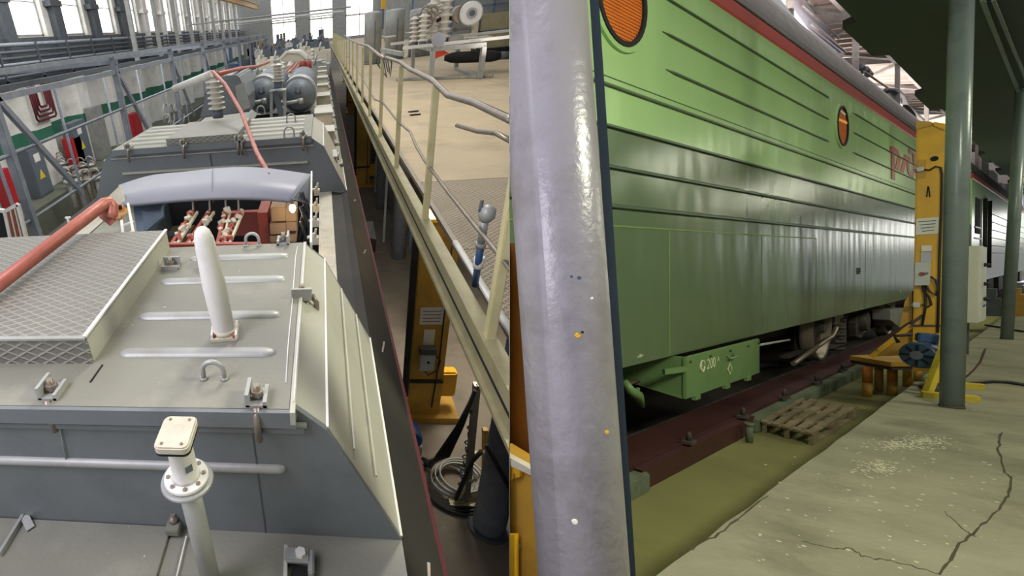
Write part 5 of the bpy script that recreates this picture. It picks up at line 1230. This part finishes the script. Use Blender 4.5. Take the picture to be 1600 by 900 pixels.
# motor
mc = B(1433, 555, y=9.3)
mt = thing('blue_motor', 'blue electric motor with dark round fan cover on the jack foot', 'motor', mc + V(0, 0, -.3))
ma = V(.35, 1, .02).normalized()
rM = .15
MB().lathe([(rM * .9, 0), (rM, .02), (rM, .1)], mc, ma, 30).build('fan_cover', m_dblue, mt)
MB().lathe([(rM * .93, .1), (rM * .93, .34), (rM * .7, .38)], mc, ma, 30).build('casing', m_blue, mt)
u_ = ma.orthogonal().normalized(); w_ = ma.cross(u_)
for i in range(8):
    a = 2 * PI * i / 8; dd = u_ * math.cos(a) + w_ * math.sin(a)
    MB().bar(mc - ma * .006 + dd * .05, mc - ma * .006 + dd * rM * .8, .02, .012, ma).build('fan_slot', m_black, mt)
MB().lathe([(.05, 0), (.05, .02)], mc - ma * .02, ma, 14).build('hub', m_tankg, mt)
MB().box(mc + ma * .16 + V(.0, 0, rM + .04), (.15, .14, .1), (0, .05, .3)).build('terminal_box', m_blue, mt, bevel=.012)
for i in range(12):
    a = 2 * PI * i / 12; dd = u_ * math.cos(a) + w_ * math.sin(a)
    MB().bar(mc + ma * .12 + dd * rM * .95, mc + ma * .33 + dd * rM * .95, .008, .02, dd).build('cooling_fin', m_blue, mt)
MB().tube([mc + V(-.14, .1, rM * .8), mc + V(-.17, .1, rM * 1.3), mc + V(-.05, .15, rM * 1.5)], .018, 8).build('cable', m_cable, mt)
MB().box(mc + ma * .3 + V(0, 0, -rM), (.2, .2, .05)).build('foot', m_galv, mt)
# yellow stand bars on platform
st = thing('yellow_stand', 'yellow welded stand with low bars around the grey pole', 'stand', B(1480, 615, z=PZ))
def pbar(p0, p1, w=.05, h=.05, z=.03, name='base_bar'): MB().bar(B(*p0, z=PZ) + V(0, 0, z), B(*p1, z=PZ) + V(0, 0, z), w, h).build(name, m_yel2, st)
m_yel2 = mat('stand_yellow_paint', H('#d3bb3c'), .5, 0, .06, 5, dirt=H('#8f8030'), dirt_amt=.6, dscale=6)
pbar((1440, 620), (1529, 628), .1, .06); pbar((1445, 600), (1538, 609), .1, .06)
MB().bar(B(1449, 614, y=9.0), B(1474, 548, y=9.1), .06, .05).build('slanted_leg', m_yel2, st)
MB().bar(B(1468, 597, y=9.25), B(1475, 520, y=9.3), .06, .05).build('upright', m_yel2, st)
mb = MB()
for i in range(4): mb.tube([B(1438 + 6 * i, 604 + 2 * i, z=PZ + .03), B(1455, 599 + 3 * i, z=PZ + .05), B(1475, 602 + 2 * i, z=PZ + .03)], .018, 6)
single('cable_heap', mb, m_cable, 'heap of black cable on the platform under the yellow stand', 'cable')
single('floor_cable', MB().tube([B(a, b, z=PZ + .02) for a, b in ((1505, 600), (1525, 598), (1550, 596), (1575, 597), (1620, 604))], .018, 8), m_cable, 'black cable running right across the platform', 'cable')
single('thin_floor_cable', MB().tube([B(a, b, z=PZ + .01) for a, b in ((1508, 590), (1520, 580), (1532, 566), (1540, 545))], .008, 6), m_dred, 'thin dark cable on the platform behind the grey pole', 'cable')
single('far_floor_cable', MB().tube([B(a, b, z=PZ + .02) for a, b in ((1540, 508), (1560, 511), (1600, 518))], .02, 6), m_cable, 'black cable on the platform near the far grey pole', 'cable')
# white cabinet
t = thing('white_cabinet', 'white wall-mounted electrical cabinet behind the grey pole', 'cabinet', B(1525, 505, x=-.95))
cx0, cy0 = B(1512, 450, y=12.8), B(1530, 450, y=12.8)
zt2, zb2 = B(1525, 384, y=12.8).z, B(1525, 505, y=12.8).z
MB().bb((cx0.x - .1, 12.8, zb2), (cy0.x, 13.5, zt2)).build('body', m_cab, t, bevel=.01)
MB().bb((cy0.x, 12.82, zb2 + .02), (cy0.x + .02, 13.48, zt2 - .02)).build('side_door', m_white, t)
for z in (.75, .5, .3): MB().lathe([(.03, 0), (.02, .05)], (cy0.x + .02, 13.1, zb2 + (zt2 - zb2) * z), (1, 0, 0), 8).build('knob', m_cable, t)
for z in (.3, .2): MB().bb((cy0.x + .02, 13.0, zb2 + (zt2 - zb2) * z), (cy0.x + .025, 13.35, zb2 + (zt2 - zb2) * z + .03)).build('label_strip', m_ink, t)
MB().bb((cx0.x - .06, 13.3, PZ), (cx0.x - .02, 13.36, zb2)).build('stand_leg', m_dsteel, t)
# stuff at the far right of the platform
for i in range(2):
    q = B(1550 + 38 * i, 494, z=PZ)
    single('far_machine', MB().bb(q + V(-.15, 0, 0), q + V(.12, .6, .45 + .1 * (i % 2))).bb(q + V(-.08, .1, .4), q + V(.05, .4, .7)), (m_dsteel, m_jyel2, m_tankg, m_rust)[i], 'small machine far off on the platform, %s' % ('left of the far pole', 'right of the far pole')[i], 'machine')
# second jack beside the near pole
t = thing('lifting_jack', 'brown and yellow lifting jack hidden behind the large near pole', 'jack', B(815, 880, y=2.2))
JN = 2.05
def np_(pts, y, m, name, th=.06, bv=.0): return MB().prism([B(a, b, y=y) for a, b in pts], (0, th, 0)).build(name, m, t, bevel=bv)
np_([(780, 380), (900, 380), (900, 1500), (780, 1500)], JN + .25, m_brown, 'column_back', .1)
np_([(770, 702), (860, 760), (860, 840), (770, 834)], JN + .02, m_jyel2, 'shelf', .15)
np_([(770, 718), (812, 735), (812, 745), (770, 760)], JN - .02, m_jyel, 'bracket_plate', .02)
np_([(770, 700), (850, 745), (850, 752), (770, 716)], JN - .03, m_cream, 'shelf_edge', .04)
np_([(770, 836), (804, 836), (804, 980), (770, 980)], JN - .06, m_jyel, 'foot_flange', .03)
np_([(800, 842), (860, 808), (860, 1100), (800, 1100)], JN, m_jyel2, 'foot_plate', .03)
MB().lathe([(.008, 0), (.012, .01)], B(811, 852, y=JN - .01), (0, -1, 0), 10).build('bolt', m_galv, t)
MB().tube([B(803, 740, y=JN - .03), B(803, 752, y=JN - .03)], .002, 6).build('hook', m_rust, t)
# ---- hall enclosure
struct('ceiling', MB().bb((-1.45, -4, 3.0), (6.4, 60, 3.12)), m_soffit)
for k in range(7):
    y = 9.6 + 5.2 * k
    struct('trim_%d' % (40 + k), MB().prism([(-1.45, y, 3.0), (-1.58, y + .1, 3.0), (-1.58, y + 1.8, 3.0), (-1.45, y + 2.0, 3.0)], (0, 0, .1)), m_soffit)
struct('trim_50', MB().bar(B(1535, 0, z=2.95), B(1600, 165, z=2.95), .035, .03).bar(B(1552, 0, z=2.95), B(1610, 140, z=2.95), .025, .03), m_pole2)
# corrugated high roof: separate sheets
ct_ = thing('corrugated_roof', 'pink grey corrugated roof sheets with braces above the locomotive', 'roof', (-4, 20, 5.6))
for k in range(9):
    y0_ = 7 + 4.4 * k
    mb = MB(); nn = 36; vs = []
    for i in range(nn + 1):
        yv = y0_ + 4.3 * i / nn; h = .06 * (1 if (i // 2) % 2 else -1)
        vs += [(-7.5, yv, 6.8 + h), (-2.1, yv, 5.2 + h)]
    mb.add(vs, [(2 * i, 2 * i + 1, 2 * i + 3, 2 * i + 2) for i in range(nn)]).build('roof_sheet', m_corr, ct_)
    MB().bar((-7.5, y0_, 6.6), (-1.8, y0_, 4.9), .12, .2).build('rafter', m_roof, ct_)
    MB().bar((-2.3, y0_, 5.0), (-3.4, y0_ + 2.1, 5.2), .08, .08).build('brace', m_roof, ct_)
    MB().bar((-3.4, y0_ + 2.1, 5.2), (-2.3, y0_ + 4.2, 5.0), .08, .08).build('brace', m_roof, ct_)
    MB().bar((-2.4, y0_, 5.0), (-2.4, y0_, 3.6), .08, .08).build('brace', m_roof, ct_)
MB().bb((-2.45, 5, 4.95), (-2.3, 48, 5.1)).build('purlin', m_roof, ct_)
MB().bb((-1.5, 5, 3.1), (-1.42, 60, 5.6)).build('fascia', m_soffit, ct_)
struct('ceiling_high', MB().bb((-9, -4, 7.2), (-1.0, 100, 7.3)), m_corr)
struct('wall_right', MB().bb((6.3, -4, -2.6), (6.5, 60, 3.1)), m_plat)
struct('wall_back', MB().bb((-9, -4.2, -2.6), (6.5, -4, 7.3)), m_plat)
struct('wall_end', MB().bb((-9, 99, -2.6), (6.5, 99.2, 7.3)), m_plat)
struct('wall_far_side', MB().bb((-9.2, -4, -2.6), (-9, 100, 7.3)), m_galv)

# ================================================================== added partition plate and trimming of both halls at it
NL = (ML.transposed() @ V(F, 0, (796 - CX))).normalized()       # normal of the partition, in world axes, pointing to the track hall
P_0 = V(0, 0, CAM_H)
bpy.context.view_layer.update()
done = {}
for o in list(scene.objects):
    if o.type != 'MESH' or '_set' not in o.keys(): continue
    sgn = 1 if o['_set'] == 'R' else -1
    Mi = o.matrix_world; me = o.data
    ds = [NL.dot(Mi @ v.co - P_0) * sgn for v in me.vertices]
    if not ds: continue
    if min(ds) >= .0015: continue
    if max(ds) <= .0015:
        if not o.children: bpy.data.objects.remove(o); continue
    if me.users > 1: me = me.copy(); o.data = me
    inv = Mi.inverted(); co = inv @ (P_0 + NL * sgn * .0015); no = (inv.to_3x3() @ (NL * sgn)).normalized()
    bm = bmesh.new(); bm.from_mesh(me)
    r_ = bmesh.ops.bisect_plane(bm, geom=bm.verts[:] + bm.edges[:] + bm.faces[:], plane_co=co, plane_no=no, clear_inner=True)
    ed = [e for e in r_['geom_cut'] if isinstance(e, bmesh.types.BMEdge)]
    try: bmesh.ops.holes_fill(bm, edges=ed, sides=0)
    except Exception: pass
    if len(bm.verts): bm.to_mesh(me)
    bm.free()
# empties left without parts
for o in list(scene.objects):
    if o.type == 'EMPTY' and not o.children: bpy.data.objects.remove(o)
fwd = (ML.transposed() @ V((796 - CX) / F, 0, -1)).normalized(); upv = ML.transposed() @ V(0, 1, 0)
a = P_0 + fwd * 2.4; b = P_0 + fwd * 110
wv = []
for p, hh in ((a, 7), (b, 60)):
    for s in (-1, 1):
        for q in (-1, 1): wv.append(p + upv * hh * s * (1 if s > 0 else .8) + NL * .001 * q)
me = bpy.data.meshes.new('added_partition'); me.from_pydata(wv, [], [(0, 1, 3, 2), (4, 6, 7, 5), (0, 4, 5, 1), (2, 3, 7, 6), (0, 2, 6, 4), (1, 5, 7, 3)])  # added edge-on plate, keeps the light of the two halls apart
me.materials.append(m_galv); o = bpy.data.objects.new('added_partition', me); scene.collection.objects.link(o); o['kind'] = 'structure'
for o in scene.objects:
    for k in ('_base', '_set'):
        if k in o.keys(): del o[k]
